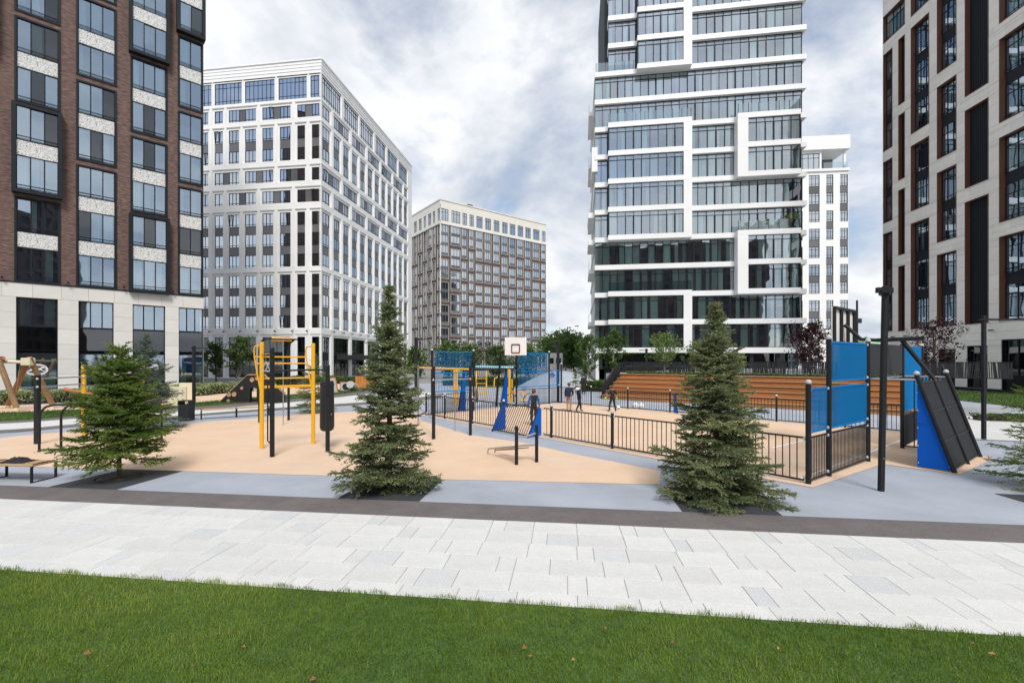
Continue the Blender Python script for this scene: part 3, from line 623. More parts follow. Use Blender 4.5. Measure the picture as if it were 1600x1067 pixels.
# ------------------------------------------------------------------ C: white slab tower with glass floors
def building_c():
    Yr = 52.4; C0 = ((1255-800)/F*Yr, Yr); d = (.9896, -.1436)
    root = thing('glass_tower', 'tall stepped tower of white floor bands and glass walls above the wooden terraces', 'building', (C0[0], C0[1], 0))
    M = facade(C0, d, (C0[0], C0[1], 0)); PI_, Z1, GHT = 3.36, 4.0, 2.76; XL, XR, XU = -23.6, 0.0, -22.0
    rr = random.Random(5); count = [0]; extra = MB()
    def zrow(i): return Z1+PI_*(i-1)
    def glazing(x0, x1, i, y, side=None):
        z = zrow(i); w = x1-x0; n = max(1, round(w/.92)); mb = MB()
        for j in range(n+1):
            x = x0+w*j/n; mb.box(x-.028, x+.028, y-.04, y+.08, z, z+GHT)
        mb.box(x0, x1, y-.03, y+.07, z+2.2, z+2.26).box(x0, x1, y-.03, y+.07, z, z+.06).box(x0, x1, y-.03, y+.07, z+GHT-.05, z+GHT)
        doors = [j for j in range(n-1) if j % 5 == 2]
        for j in doors:
            for q in (j, j+1):
                a = x0+w*q/n; mb.box(a+.03, a+.08, y-.05, y+.05, z+.06, z+2.2).box(a+w/n-.08, a+w/n-.03, y-.05, y+.05, z+.06, z+2.2)
        fo = mb.build('mullions', 'frame_dark', root, M)
        for j in range(n):
            a, b = x0+w*j/n, x0+w*(j+1)/n; blank = rr.random() < .10
            if blank: MB().box(a+.03, b-.03, y+.06, y+.1, z+.06, z+GHT-.05).build('back_panel', 'interior_blue', fo)
            me = cached(('cp', round(w/n, 3)), lambda: MB().add([(.02,0,.06),(w/n-.02,0,.06),(w/n-.02,0,GHT-.04),(.02,0,GHT-.04)], [(0,1,2,3)]).mesh('pane', 'glass_c'))
            rx, rz_ = R(rr.uniform(-.35,.35)), R(rr.uniform(-.45,.45))
            if count[0] < 300:
                place('pane', me, fo, T(a, y+.02, z) @ Matrix.Rotation(rx, 4, 'X') @ Matrix.Rotation(rz_, 4, 'Z')); count[0] += 1
            else:
                extra.add([(a+.02,y+.02,z+.06),(b-.02,y+.02,z+.06),(b-.02,y+.02,z+GHT-.04),(a+.02,y+.02,z+GHT-.04)], [(0,1,2,3)])
            if not blank and rr.random() < (.72 if i < 9 else .5):
                cw = (w/n)*rr.choice([.45, .7, .95])
                place('curtain', cached(('cc', round(cw,2)), lambda: curtain_mesh(cw, GHT-.1, 'curtain', 5, .06)), fo, T(a+rr.choice([0, w/n-cw]), y+.22, z+.05))
    def slab(x0, x1, y0, y1, z0, z1, nm='floor_band', m='white_edge'):
        return MB().bbox(x0, x1, y0, y1, z0, z1, .02).build(nm, m, root, M)
    NR_ = 15; DP = 20
    # floors: glass planes by row  (main plane y = 0; volumes at y = -1.1)
    BL = lambda i: i in (1, 2) or 5 <= i <= 8
    BR = lambda i: i in (3, 4) or i in (7, 8)
    BU = lambda i: i in (11, 12, 13)
    OUT = -1.15
    for i in range(1, NR_+1):
        xl = XU if i >= 11 else XL
        segs = []
        if BL(i): segs.append(('main', xl, -22.12)); segs.append(('vol', -22.1, -12.5)); x = -12.5; left = True
        else: x = xl; left = False
        if BU(i): segs.append(('main', xl, -18.7)); segs.append(('volu', -18.7, -12.5)); x = -12.5
        if BR(i): segs.append(('main', x, -7.5)); segs.append(('volr', -7.5, -.75))
        else: segs.append(('main', x, XR-.12))
        z = zrow(i)
        for kind, a, b in segs:
            if kind == 'main': glazing(a, b, i, .12)
            elif kind in ('vol', 'volu'): glazing(a+.12, b-.95, i, OUT+.14)
            else: glazing(a+1.15, b-.06, i, OUT+.14)
        # edge bands over row i (and one below row 1)
        zb = z+GHT; zt = z+PI_
        slab(xl-.05, XR+.25, -.28, DP, zb, zt)
        if i == 1: slab(XL-.05, XR+.25, -.28, DP, 3.35, 4.0)
    def vol(x0, x1, i0, i1, pier):
        z0 = zrow(i0)-.6; z1 = zrow(i1)+PI_
        for i in range(i0, i1+1): slab(x0, x1, OUT-.06, -.20, zrow(i)+GHT-.004, zrow(i)+PI_+.004, 'bay_band')
        slab(x0, x1, OUT-.06, -.20, z0, z0+.604, 'bay_soffit')
        for i in range(i0, i1+1):
            if pier == 'r': MB().bbox(x1-.95, x1, OUT-.055, .1, zrow(i), zrow(i)+GHT, .01).build('pier', 'white_edge', root, M); MB().box(x0, x0+.1, OUT+.06, .1, zrow(i), zrow(i)+GHT).build('bay_side', 'frame_dark', root, M)
            else: MB().bbox(x0, x0+1.15, OUT-.055, .1, zrow(i), zrow(i)+GHT, .01).build('pier', 'white_edge', root, M); MB().box(x1-.06, x1, OUT+.06, .1, zrow(i), zrow(i)+GHT).build('bay_side', 'frame_dark', root, M)
    vol(-22.1, -12.5, 1, 2, 'r'); vol(-22.1, -12.5, 5, 8, 'r'); vol(-18.7, -12.5, 11, 13, 'r'); vol(-7.5, -.75, 3, 4, 'l'); vol(-7.5, -.75, 7, 8, 'l')
    if extra.v: tag(extra.build('upper_panes', 'glass_c', root, M), kind='stuff')
    # dark floor core, ceilings hidden by slabs; side walls
    MB().box(XL+1.2, XR-1.0, 1.5, DP-1, 0, 56).build('core', 'interior', root, M)
    MB().box(XL+.1, XL+.5, .4, DP, 0, 37.5).build('side_wall', 'white_edge', root, M); MB().box(XU+.1, XU+.5, .4, DP, 37.5, 56).build('side_wall', 'white_edge', root, M)
    for i in range(1, NR_+1):
        z = zrow(i); MB().box(XR-.12, XR-.04, .3, 7, z, z+GHT).build('side_glass', 'glass_dark', root, M)
        if i % 2 == 0 and i < 11: MB().bbox(XL-.7, XL, 2.5, 9, z-.45, z+.05, .02).build('side_balcony', 'white_edge', root, M); MB().box(XL-.68, XL-.65, 2.6, 8.9, z+.05, z+1.1).build('balcony_rail', 'glass_rail', root, M)
        if i in (5, 6): MB().bbox(XL-.8, XL, .8, 6, z-.6, z+.05, .02).build('side_balcony', 'white_edge', root, M)
    MB().bbox(XL-.4, XL+.3, -.2, 4, zrow(8)-2.0, zrow(8)+1.0, .02).build('side_box', 'white_edge', root, M)
    # glass balustrades of the terraces on top of the volumes
    def balus(x0, x1, i, y, posts=True):
        z = zrow(i); mb = MB().box(x0, x1, y, y+.02, z+.05, z+1.1); g = mb.build('balustrade', 'glass_rail', root, M); p = MB(); n = max(2, round((x1-x0)/1.1))
        for j in range(n+1): x = x0+(x1-x0)*j/n; p.box(x-.02, x+.02, y-.03, y+.05, z, z+1.12)
        p.build('balustrade_post', 'frame_dark', g)
    balus(-22.0, -12.6, 3, -1.1); balus(-22.0, -12.6, 9, -1.1); balus(-7.4, -.85, 5, -1.1); balus(-7.4, -.85, 9, -1.1); balus(-23.5, -19, 11, -.2)
    # ground storey set back behind dark columns
    MB().box(XL, XR, 1.2, 1.3, 1.4, 3.35).build('ground_glazing', 'glass_dark', root, M)
    for k in range(9): MB().box(XL+.5+k*2.9, XL+.9+k*2.9, .2, .6, 1.4, 3.35).build('column', 'panel_dark', root, M)
    return M, C0
mat_glass('glass_c', (.86,.98,.95), .43, wave=.010, rcol=(.84,.93,1.0))
MC, C0c = building_c()
# ------------------------------------------------------------------ D: far brown block with cream top
def building_d():
    Yc = 130.0; C0 = ((688-800)/F*Yc, Yc); root = thing('brown_building', 'far brown brick block with cream top storey behind the basketball hoop', 'building', (C0[0], C0[1], 0))
    ML = facade(C0, (.602, -.798), (C0[0], C0[1], 0)); MR = facade(C0, (.796, .605), (C0[0], C0[1], 0))
    Rc = [(.02,2.6),(3.5,6.5),(7.2,8.8),(9.7,11.2),(12.1,14.4),(15.3,17.5),(18.5,20.7),(21.7,23.9),(24.7,27),(27.9,30.2),(31.1,33.4),(34.4,37.2),(38.2,39.9)]
    Lc = [(-20.8,-18.8),(-17.4,-15.3),(-13.9,-11.9),(-10.6,-8.9),(-7.6,-5.5),(-4.5,-3.1),(-1.6,-.02)]; S = 3.3; TOP = 41.7; rr = random.Random(4)
    def side(M, cols, x0, x1, shift):
        ops = []; frames = []
        for ci, (a, b) in enumerate(cols):
            off = [0, 0, 1, 0, 1, 0, 1, 0, 1, 0, 1, 0, 0, 1][(ci+shift) % 14]; z = TOP-.3; first = 3 if (off == 1 or ci % 5 == 0) else 2
            while z > 5:
                n = first if first else 2; first = 0; h = S*n-1.15; z0 = z-h
                if z0 < 3: break
                ops.append((a, b, z0, z)); frames.append((a, b, z0, z, n)); z = z0-1.15
            if z > 3.2: ops.append((a, b, .3, z)); frames.append((a, b, .3, z, 2))
        top = [(a, b, 42.5, 46) for a, b in cols]
        wall_mesh(x0, x1, 0, TOP, ops, 0, .3).build('brick_wall', 'brick_far', root, M); wall_mesh(x0, x1, TOP, 48.4, top, -.1, .3).build('top_band', 'cream_band', root, M)
        MB().box(x0, x1, -.25, 0, TOP-.15, TOP+.25).build('string_course', 'cream_band', root, M); MB().box(x0, x1, -.25, .4, 48.3, 48.6).build('parapet_cap', 'cream_band', root, M)
        for a, b, z0, z1, n in frames:
            w, h = b-a, z1-z0; sh = h/n
            f = frame_mesh(w+.24, h+.2, .075, .30, (), ()); f.m = [0]*len(f.m)
            g = MB(); npn = 3 if w > 1.8 else 2
            for j in range(1, npn): g.box(.12+w*j/npn-.05, .12+w*j/npn+.05, .2, .3, 0, h)
            f.v_off = 0
            for k in range(n): g.box(.12, .12+w, .19, .3, sh*k+sh*.02, sh*k+sh*.34)
            o = len(f.v); f.add(g.v, g.f, 1)
            fo = f.build('window', ['cream_band', 'grey_spandrel'], root, M @ T(a-.12, -.12, z0-.1))
            place('glass', cached(('dg', round(w,2), round(h,2)), lambda: pane_mesh(.1, w+.14, .1, h+.1, 0, 'glass_sky')), fo, T(0, .26, 0) @ Matrix.Rotation(R(rr.uniform(-.5,.5)), 4, 'X'))
        for a, b in cols:
            w = b-a; f = frame_mesh(w, 3.5, .1, .1, [.33, .66] if w > 1.8 else [.5], (2.6,), .1).build('window', 'frame_dark', root, M @ T(a, .05, 42.5)); place('glass', pane_mesh(.05, w-.05, .05, 3.45, 0, 'glass_sky'), f, T(0, .05, 0))
    side(MR, Rc, 0, 40.2, 0); side(ML, Lc, -22.5, 0, 3)
    MB().box(-22, -1, 1, 39, 0, 48).build('core', 'interior', root, ML)
    MB().box(20, 24, 6, 9, 48.4, 50.4).build('roof_plant', 'cream_band', root, MR); MB().box(11, 11.5, 2, 2.5, 48.4, 49.8).box(10.4, 12.1, 1.9, 2.6, 49.2, 49.8).build('roof_vent', 'frame_dark', root, MR)
building_d()
# ------------------------------------------------------------------ E: slim white block behind the tower
def building_e():
    Yr = 86.0; C0 = ((1325-800)/F*Yr, Yr); root = thing('slim_white_building', 'slim white apartment block half hidden behind the glass tower, with roof terrace', 'building', (C0[0], C0[1], 0))
    M = facade(C0, (.995, -.1), (C0[0], C0[1], 0)); cols = [(-17.5,-15.4),(-14.2,-12.2),(-9.9,-8.1),(-7.0,-5.05),(-3.9,-2.6),(-1.45,-.02)]; ops = []; S = 3.4; rr = random.Random(9); H = 38.3
    ws = []
    for ci, (a, b) in enumerate(cols):
        pat = [(0,3),(3,2),(5,2),(7,2),(9,2)] if ci % 2 else [(0,2),(2,2),(4,3),(7,2),(9,2)]
        for k, n in pat:
            zt = 37.7-S*k; zb = 37.7-S*(k+n)+1.25; ops.append((a, b, max(zb,.3), zt))
            for q in range(n): ws.append((a, b, 37.7-S*(k+q)-2.12, q < n-1))
    wall_mesh(-20, 0, 0, H, ops, 0, .3).build('wall', 'white_wall', root, M)
    MB().box(0, .05, 0, 14, 0, H).build('side_wall', 'white_wall', root, M)
    for a, b, z, sp in ws:
        w = b-a
        if z < 0: continue
        f = place('window', cached(('ew', round(w,2)), lambda: frame_mesh(w, 2.12, .07, .08, [.33, .66], (1.6, .45), .06).mesh('window', 'frame_dark')), root, M @ T(a, .15, z))
        place('glass', cached(('eg', round(w,2)), lambda: pane_mesh(.05, w-.05, .05, 2.07, 0, 'glass_sky')), f, T(0, .04, 0) @ Matrix.Rotation(R(rr.uniform(-.6,.6)), 4, 'X'))
        if sp: MB().box(a, b, .16, .24, z-1.26, z-.02).build('spandrel', 'grey_spandrel', root, M)
    MB().bbox(-20.1, .2, -.25, 14, H, H+.5, .03).build('cornice', 'white_wall', root, M)
    # top storey: glazed room, open corner terrace under a deep roof
    wall_mesh(-20, -4.6, H+.5, 42.4, [(-9.9,-4.95,38.9,41.9),(-17,-10.4,38.9,41.9)], .2, .3).build('top_wall', 'white_wall', root, M)
    for a, b in ((-9.9,-4.95), (-17,-10.4)):
        f = frame_mesh(b-a, 3.0, .08, .08, [.2,.4,.6,.8], (2.2,), .07).build('ribbon_window', 'frame_dark', root, M @ T(a, .3, 38.9)); place('glass', pane_mesh(.05, b-a-.05, .05, 2.95, 0, 'glass_sky'), f, T(0, .05, 0))
    MB().box(-4.6, -.2, 4.5, 4.7, 38.8, 42.4).build('terrace_wall', 'grey_spandrel', root, M)
    MB().bbox(-20.1, .25, -.3, 14, 42.4, 45.0, .03).build('roof', 'white_wall', root, M); MB().box(-4.4, -.1, -.1, -.07, 38.8, 40.0).build('terrace_rail', 'glass_rail', root, M); MB().box(-.6, -.2, .3, .6, 38.8, 42.4).build('corner_post', 'white_wall', root, M)
    MB().box(-19.5, -.9, 1, 13, 0, 38).build('core', 'interior', root, M)
building_e()
# ------------------------------------------------------------------ R: cream stone block with brown window reveals at the right
mat('louver_dark', (.010,.015,.020), .5, .1, 1, spec=.3)
def building_r():
    Y0 = 47.8; C0 = ((1380-800)/F*Y0, Y0); d = (-.077, -.997)
    root = thing('stone_building', 'cream stone block with deep brown window reveals, cut by the right picture edge', 'building', (C0[0], C0[1], 0))
    M = facade(C0, d, (C0[0], C0[1], 0)); k = 1.0; rr = random.Random(12)
    # s = distance from the far corner towards the viewer
    cz = lambda z: z
    raw = {0: ((0.06,1.35), [(5.5,15.7,3),(16.8,23.2,2),(24.3,34.4,3)]), 1: ((2.16,2.97), [(5.4,11.9,0),(13,19.5,0),(20.5,27,0),(28,34.6,0)]), 2: ((3.73,5.83), [(5.5,15.7,3),(16.9,23.2,2),(24.35,34.6,3),(35.7,42,2)]),
           3: ((6.70,8.64), [(5.5,12,2),(13.1,19.4,2),(20.6,27.1,2),(28.3,37.7,3)]), 4: ((9.45,11.50), [(5.5,15.8,-1),(16.95,23.5,-1),(24.65,38,-1)]), 5: ((12.37,15.44), [(5.5,12.1,2),(13.2,19.8,2),(20.95,27.45,2),(28.7,35.2,2)]), 6: ((16.41,18.57), [(5.5,12.1,2),(13.2,19.8,2),(20.95,27.45,2),(28.7,35.2,2)]), 7: ((0.06,2.97), [(35.6,38.4,1)])}
    ops = []; wins = []
    for c, ((a, b), fr) in raw.items():
        for z0, z1, n in fr: ops.append((a, b, cz(z0), cz(z1))); wins.append((a, b, cz(z0), cz(z1), n))
    gops = [(3.9,5.6,.25,3.5,1),(6.8,8.5,.25,3.5,1),(9.6,11.4,.25,3.7,1),(12.5,15.5,.0,4.1,1)]
    for g in gops: ops.append(g[:4])
    rows = [.25+1.12*i for i in range(40)]
    panels(stone_cells(0, 19.5, .25, 42, ops, rows, 1.35, 7), 'stone_r', root, M @ T(0, -.06, 0), .06, .007)
    wall_mesh(0, 19.5, 0, 42, ops, 0, .02).build('backing_wall', 'joint', root, M)
    MB().box(-.02, 19.5, -.05, .02, 0, .22).build('plinth', 'panel_dark', root, M)
    MB().box(.2, 19.5, 1.1, 14, 0, 42).build('core', 'interior', root, M); MB().box(0, .06, .4, 14, 0, 42).build('end_wall', 'stone_r', root, M)
    for a, b, z0, z1, n in wins:
        w, h = b-a, z1-z0; t = .05; D_ = .34; far = a < .1
        rv = MB().box(0, w, -.09, D_, -.0, t).box(0, w, -.09, D_, h-t, h).box(w-t, w, -.09, D_, t, h-t)
        if not far: rv.box(0, t, -.09, D_, t, h-t)
        # one splayed jamb
        sp = w*.035 if (not far and n != 0) else 0.02
        rv.add([(t,-.08,t),(t+sp,D_-.02,t),(t+sp,D_-.02,h-t),(t,-.08,h-t)], [(0,1,2,3)])
        ro = rv.build('window_reveal', 'brown_reveal', root, M @ T(a, 0, z0)); x0 = t+sp; gw = w-t-x0
        if n == -1:
            lv = cached(('rl', round(gw,2), round(h,2)), lambda: None)
            m_ = int(gw/.16); lmesh = cached(('slat', round(h,2)), lambda: MB().box(-.05, .05, -.06, .05, .05, h-.05).mesh('slat', 'louver_dark'))
            MB().box(x0, x0+gw, .12, .16, t, h-t).build('louver_back', 'dark_metal', ro, T(0, .22, 0))
            for j in range(m_+1): place('slat', lmesh, ro, T(x0+.06+j*(gw-.12)/m_, .28, 0))
            continue
        if n == 0:
            f = frame_mesh(gw, h-2*t, .05, .08, (), (1.7, 3.2, 4.6), .06).build('casement', 'frame_dark', ro, T(x0, D_-.12, t)); place('pane', pane_mesh(.03, gw-.03, .03, h-2*t-.03, 0, 'glass_dark'), ro, T(x0, D_-.08, t)); continue
        sp_ = .85; gh = (h-2*t-(n-1)*sp_)/n
        for i in range(n):
            zb = t+i*(gh+sp_); npn = 3 if gw > 1.5 else 2
            place('casement', cached(('rc', round(gw,3), round(gh,3)), lambda: frame_mesh(gw, gh, .05, .08, [j/npn for j in range(1, npn)], (gh*.72,), .06).box(0, gw, -.08, -.05, .32, .36).box(0, gw, -.08, -.05, .12, .15).mesh('casement', 'frame_dark')), ro, T(x0, D_-.12, zb))
            for j in range(npn):
                pw = gw/npn; place('pane', cached(('rp', round(pw,3), round(gh,3)), lambda: pane_mesh(.02, pw-.02, .03, gh-.03, 0, 'glass_clear')), ro, T(x0+j*pw, D_-.08, zb) @ Matrix.Rotation(R(rr.uniform(-.3,.3)), 4, 'Z'))
                if rr.random() < .45: place('curtain', cached(('rcu', round(pw,2), round(gh,2)), lambda: curtain_mesh(pw*.7, gh*.98, 'curtain', 4)), ro, T(x0+j*pw+.1, D_+.25, zb))
            if i < n-1: place('spandrel', cached(('rs', round(gw,3)), lambda: MB().box(0, gw, 0, .06, 0, sp_).mesh('spandrel', 'frame_dark')), ro, T(x0, D_-.1, zb+gh))
    for a, b, z0, z1, n in gops:
        w, h = b-a, z1-z0; f = frame_mesh(w, h, .07, .1, [.35, .7] if w > 2 else [.5], (h*.45,), .07); 
        if w > 2: f.box(.07, w-.07, -.02, .08, .05, 1.35)
        fo = f.build('shop_window', 'dark_metal', root, M @ T(a, .2, z0)); place('pane', pane_mesh(.05, w-.05, .05, h-.05, 0, 'glass_dark'), fo, T(0, .05, 0))
    lm = MB().box(-.04, .04, -.25, 0, 0, .05).box(-.12, .12, -.32, -.2, -.02, .07).mesh('wall_lamp', 'dark_metal')
    for x in (1.7, 3.3, 6.3, 9.1, 11.9): place('wall_lamp', lm, root, M @ T(x, -.06, 4.85))
building_r()
# ------------------------------------------------------------------ block behind the viewer, seen only as a reflection in the glass fronts
def building_back():
    root = thing('opposite_building', 'brown apartment block across the lawn, mirrored in the tower glass', 'building', (8, -52, 0)); M = facade((8, -52), (-1, .05), (8, -52, 0))
    ops = [(x, x+1.8, 5+3.4*k, 5+3.4*k+2.2) for x in np.arange(-44, 42, 3.2) for k in range(11)]
    wall_mesh(-46, 44, 0, 43, ops, 0, .3).build('wall', 'brick_far', root, M); MB().box(-46, 44, .3, 12, 0, 42.9).build('core', 'interior', root, M)
building_back()
# ------------------------------------------------------------------ sports pitch
V = Vector
NR = G(1263, 756); PC = V((8.8, 11.25, 0)); PDp = V((11.09, 12.93, 0)); FR = V((14.0, 15.3, 0)); NL = V((-3.9, 20.7, 0)); FL = V((2.75, 26.7, 0))
NRm = NR
al = (NR-NL).normalized(); be = (FR-NR).normalized(); fa = (FR-FL).normalized()
def grow(poly, d):
    c = sum(poly, V((0,0,0)))/len(poly); return [p + (p-c).normalized()*d for p in poly]
gb = PC + al*1.45; gb2 = PDp + al*1.55
sheet('pitch_surface', [NL+V((-.35,.1,0)), NR+V((-.1,-.28,0)), PC+V((.12,-.3,0)), gb+V((.05,-.2,0)), gb2+V((.25,-.1,0)), PDp+V((.4,-.1,0)), FR+V((.3,0,0)), FL+V((.1,.3,0))], .009, 'rubber_peach')
ln = MB()
def line(p, q, w=.06): ln.bar(V((p.x, p.y, .0135)), V((q.x, q.y, .0135)), w, .001)
inn = lambda a, b, t: a + (b-a)*t
line(NR + be*.25 - al*.25, FR - be*.3 - al*.25); line(NL + al*.3, NR - al*.25 + be*.25)
line(PC - al*2.2 + be*.1, PDp - al*2.2); tag(ln.build('pitch_line', 'white_line'), 'white boundary lines painted on the ball pitch', 'line marking')
cap_me = None
def post(parent, p, h, r=.045, cap=True, nm='post'):
    o = MB().tube([(0,0,0), (0,0,h)], r, 12).build(nm, 'post_dark', parent, T(*p)); 
    if cap: MB().lathe([(r*1.04,-.02),(r*1.12,.01),(r*1.0,.04),(r*.55,.058),(.002,.064)], 12).build('cap', 'cap_white', o, T(0, 0, h))
    return o
def clamp(parent, p): return MB().lathe([(.022,-.03),(.032,-.015),(.032,.015),(.022,.03)], 8).build('clamp', 'cap_white', parent, T(*p))
def bars_run(parent, p, q, z0, z1, step, m='post_dark', r=.011, rail=.022, single=True, nm='bar'):
    d = q-p; n = max(2, round(d.length/step))
    for z in (z0, z1): MB().bar(V((p.x,p.y,z)), V((q.x,q.y,z)), rail*1.2, rail*1.6).build('rail', m, parent)
    if single:
        me = cached(('bar', m, round(z1-z0,3), r), lambda: MB().tube([(0,0,0),(0,0,z1-z0)], r, 6, caps=False).mesh('bar', m))
        for i in range(1, n): place(nm, me, parent, T(*(p+d*i/n).to_tuple()[:2], z0))
    else:
        mb = MB()
        for i in range(1, n): c = p+d*i/n; mb.tube([(c.x,c.y,z0),(c.x,c.y,z1)], r, 5, caps=False)
        tag(mb.build('bar_panel', m, parent), kind='stuff')
FH = .93
# near side
fn = thing('pitch_fence', 'low dark bar fence along the near side of the ball pitch', 'fence')
LN = (NR-NL).length
ts = [0, 2.42, 4.84, 7.24, 7.66, 9.65, 11.6, 13.6, LN]      # distance from the near right corner
goal_t = (7.66, 9.65)
for t in ts[1:]:
    if t != 7.66: post(fn, NR-al*t, FH+.10)
for a, b in zip(ts, ts[1:]):
    if (a, b) == goal_t: continue
    bars_run(fn, NR-al*(a+.07), NR-al*(b-.07), .07, FH, .135)
    for t in (a+.07, b-.07):
        for z in (.12, FH-.02): clamp(fn, NR-al*t+V((0,0,z)))
# small goal let into the near side
def small_goal(label, p, q, out, slats=True, h=FH, d0=.13, d1=.62, m='blue_board'):
    g = thing('small_goal', label, 'goal', (p.x, p.y, 0)); r0 = V((0,0,0)); r1 = q-p
    for k, c in enumerate((r0, r1)):
        sgn = r1.normalized()*(.018 if k == 0 else -.018)
        MB().plate([c+V((0,0,.03)), c+out*d1+V((0,0,.03)), c+out*d0+V((0,0,h)), c+V((0,0,h))], sgn).build('side_board', m, g)
        MB().tube([c+out*d1, c+out*d0+V((0,0,h+.02))], .022, 8).build('slanted_post', 'post_dark', g)
    MB().tube([r0+out*d0+V((0,0,h+.02)), r1+out*d0+V((0,0,h+.02))], .022, 8).build('top_rail', 'post_dark', g); MB().tube([r0+out*d1+V((0,0,.07)), r1+out*d1+V((0,0,.07))], .016, 8).build('foot_rail', 'post_dark', g)
    n = max(3, round(r1.length/.11))
    if slats:
        for i in range(1, n):
            c = r1*i/n; MB().tube([c+out*(d1-.02)+V((0,0,.07)), c+out*d0+V((0,0,h))], .012, 6, caps=False).build('bar', 'post_dark', g)
    return g
outN = V((-al.y, al.x, 0)); outN = outN if outN.y < 0 else -outN
small_goal('small blue-sided goal let into the near fence of the pitch', NR-al*9.56, NR-al*7.70, outN)
# right end
fe = thing('pitch_end_fence', 'tall blue and dark bar end fence at the near right corner of the pitch', 'fence')
PB = NR + (PC-NR)*.30; H1, H2 = 2.05, 2.98
pA = post(fe, NR, H1, .052); post(fe, PB, H2, .052); post(fe, PC, H2, .052)
for a, b in ((NR, PB), (PB, PC)):
    d = (b-a).normalized(); a_, b_ = a+d*.07, b-d*.07
    bars_run(fe, a_, b_, .07, FH, .082, 'post_dark', .0095)
    bars_run(fe, a_, b_, 1.04, 1.92, .062, 'blue_paint', .0096, .026, nm='blue_bar')
    if b == PC: bars_run(fe, a_, b_, 2.06, 2.9, .062, 'blue_paint', .0096, .026, nm='blue_bar')
    for z in (.12, FH-.03, 1.06, 1.9) + ((2.08, 2.88) if b == PC else ()):
        for c in (a_, b_): clamp(fe, c+V((0,0,z)))
ff = thing('pitch_end_fence', 'blue and dark end fence of the pitch behind the big goal', 'fence')
for p, h in ((PDp, H2), (PDp+(FR-PDp)*.7, H2), (FR, H1)): post(ff, p, h, .052)
for a, b, top in ((PDp, PDp+(FR-PDp)*.7, 1), (PDp+(FR-PDp)*.7, FR, 0)):
    d = (b-a).normalized(); a_, b_ = a+d*.07, b-d*.07
    bars_run(ff, a_, b_, .07, FH, .06, 'post_dark', .02, single=False); bars_run(ff, a_, b_, 1.04, 1.92, .062, 'blue_paint', .016, .026, single=False)
    if top: bars_run(ff, a_, b_, 2.06, 2.9, .062, 'blue_paint', .016, .026, single=False)
# big goal with sloping net wall, ball-stop panel and basketball frame
bg = thing('goal_frame', 'big goal with blue side board and sloping dark net wall at the right end', 'goal')
q0 = G(1433, 730.5); q1 = q0 + (PDp-PC)*1.0; sl = V((.36,-.50,0))
HT = 2.05
for c, nm in ((q0, 0), (q1, 1)):
    MB().plate([c+V((0,0,.03)), c+sl+V((0,0,.03)), c+V((0,0,HT))], (q1-q0).normalized()*(.02 if nm == 0 else -.02)).build('side_board', 'blue_board', bg)
    o = MB().tube([c+sl*1.04, c+V((0,0,HT+.12))-sl*.02], .05, 12).build('slanted_post', 'post_dark', bg); MB().lathe([(.05,-.02),(.065,.01),(.05,.05),(.01,.075)], 12).build('cap', 'cap_white', bg, T(*(c+V((0,0,HT+.13))-sl*.02)))
mid = (q0+q1)/2
MB().tube([mid+sl*1.04, mid+V((0,0,HT))], .035, 10).build('middle_post', 'post_dark', bg)
for f in (0.02, .35, .68, .98):
    z = HT*(1-f)*.97+.03; MB().bar(q0+sl*f+V((0,0,z)), q1+sl*f+V((0,0,z)), .035).build('net_rail', 'post_dark', bg)
dn = (q1-q0)
for f0, f1 in ((.03,.34), (.36,.67), (.69,.97)):
    for s0, s1 in ((.02,.48), (.52,.98)):
        c = lambda s, f: q0+dn*s+sl*f+V((0,0,HT*(1-f)*.97+.03)); MB().plate([c(s0,f1), c(s1,f1), c(s1,f0), c(s0,f0)], (.004,.004,.004)).build('net_panel', 'net_dark', bg)
for a, b in ((PC+V((0,0,HT)), q0+V((0,0,HT))), (PDp+V((0,0,HT)), q1+V((0,0,HT))), (PC+V((0,0,HT)), PDp+V((0,0,HT)))): MB().tube([a, b], .022, 8).build('cross_bar', 'steel', bg)
d = (q1-PDp)
for f in (.28, .55, .8): c = PDp+d*f; MB().tube([c+V((0,0,.06)), c+V((0,0,HT))], .014, 6).build('bar', 'post_dark', bg)
MB().bar(PDp+V((0,0,.08)), q1+V((0,0,.08)), .03).build('rail', 'post_dark', bg)
MB().plate([PC+V((0,0,2.12)), PDp+V((0,0,2.12)), PDp+V((0,0,2.92)), PC+V((0,0,2.92))], (.01,-.01,0)).build('ball_stop_panel', 'panel_dark', bg)
bm_ = MB().lathe([(.014,0),(.014,.006),(.006,.009)], 8).mesh('bolt', 'steel')
nb_ = (q1-q0).normalized(); Mbolt = Matrix.Translation((0,0,0)) @ (-nb_).to_track_quat('Z', 'Y').to_matrix().to_4x4()
for f in (.06, .25, .45, .65, .85):
    for e, g_ in ((.035, 0), (.96, 0)): place('bolt', bm_, bg, T(*(q0 + sl*((1-f)*e) + V((0,0,HT*f)) - nb_*.003)) @ Mbolt)
MB().box(0, 1, -.002, 0, 0, .006).build('board_joint', 'panel_dark', bg, T(*(q0+V((0,0,HT*.5))-nb_*.001)) @ Matrix(((sl.x*.5, nb_.x, 0, 0), (sl.y*.5, nb_.y, 0, 0), (0, 0, 1, 0), (0, 0, 0, 1))))
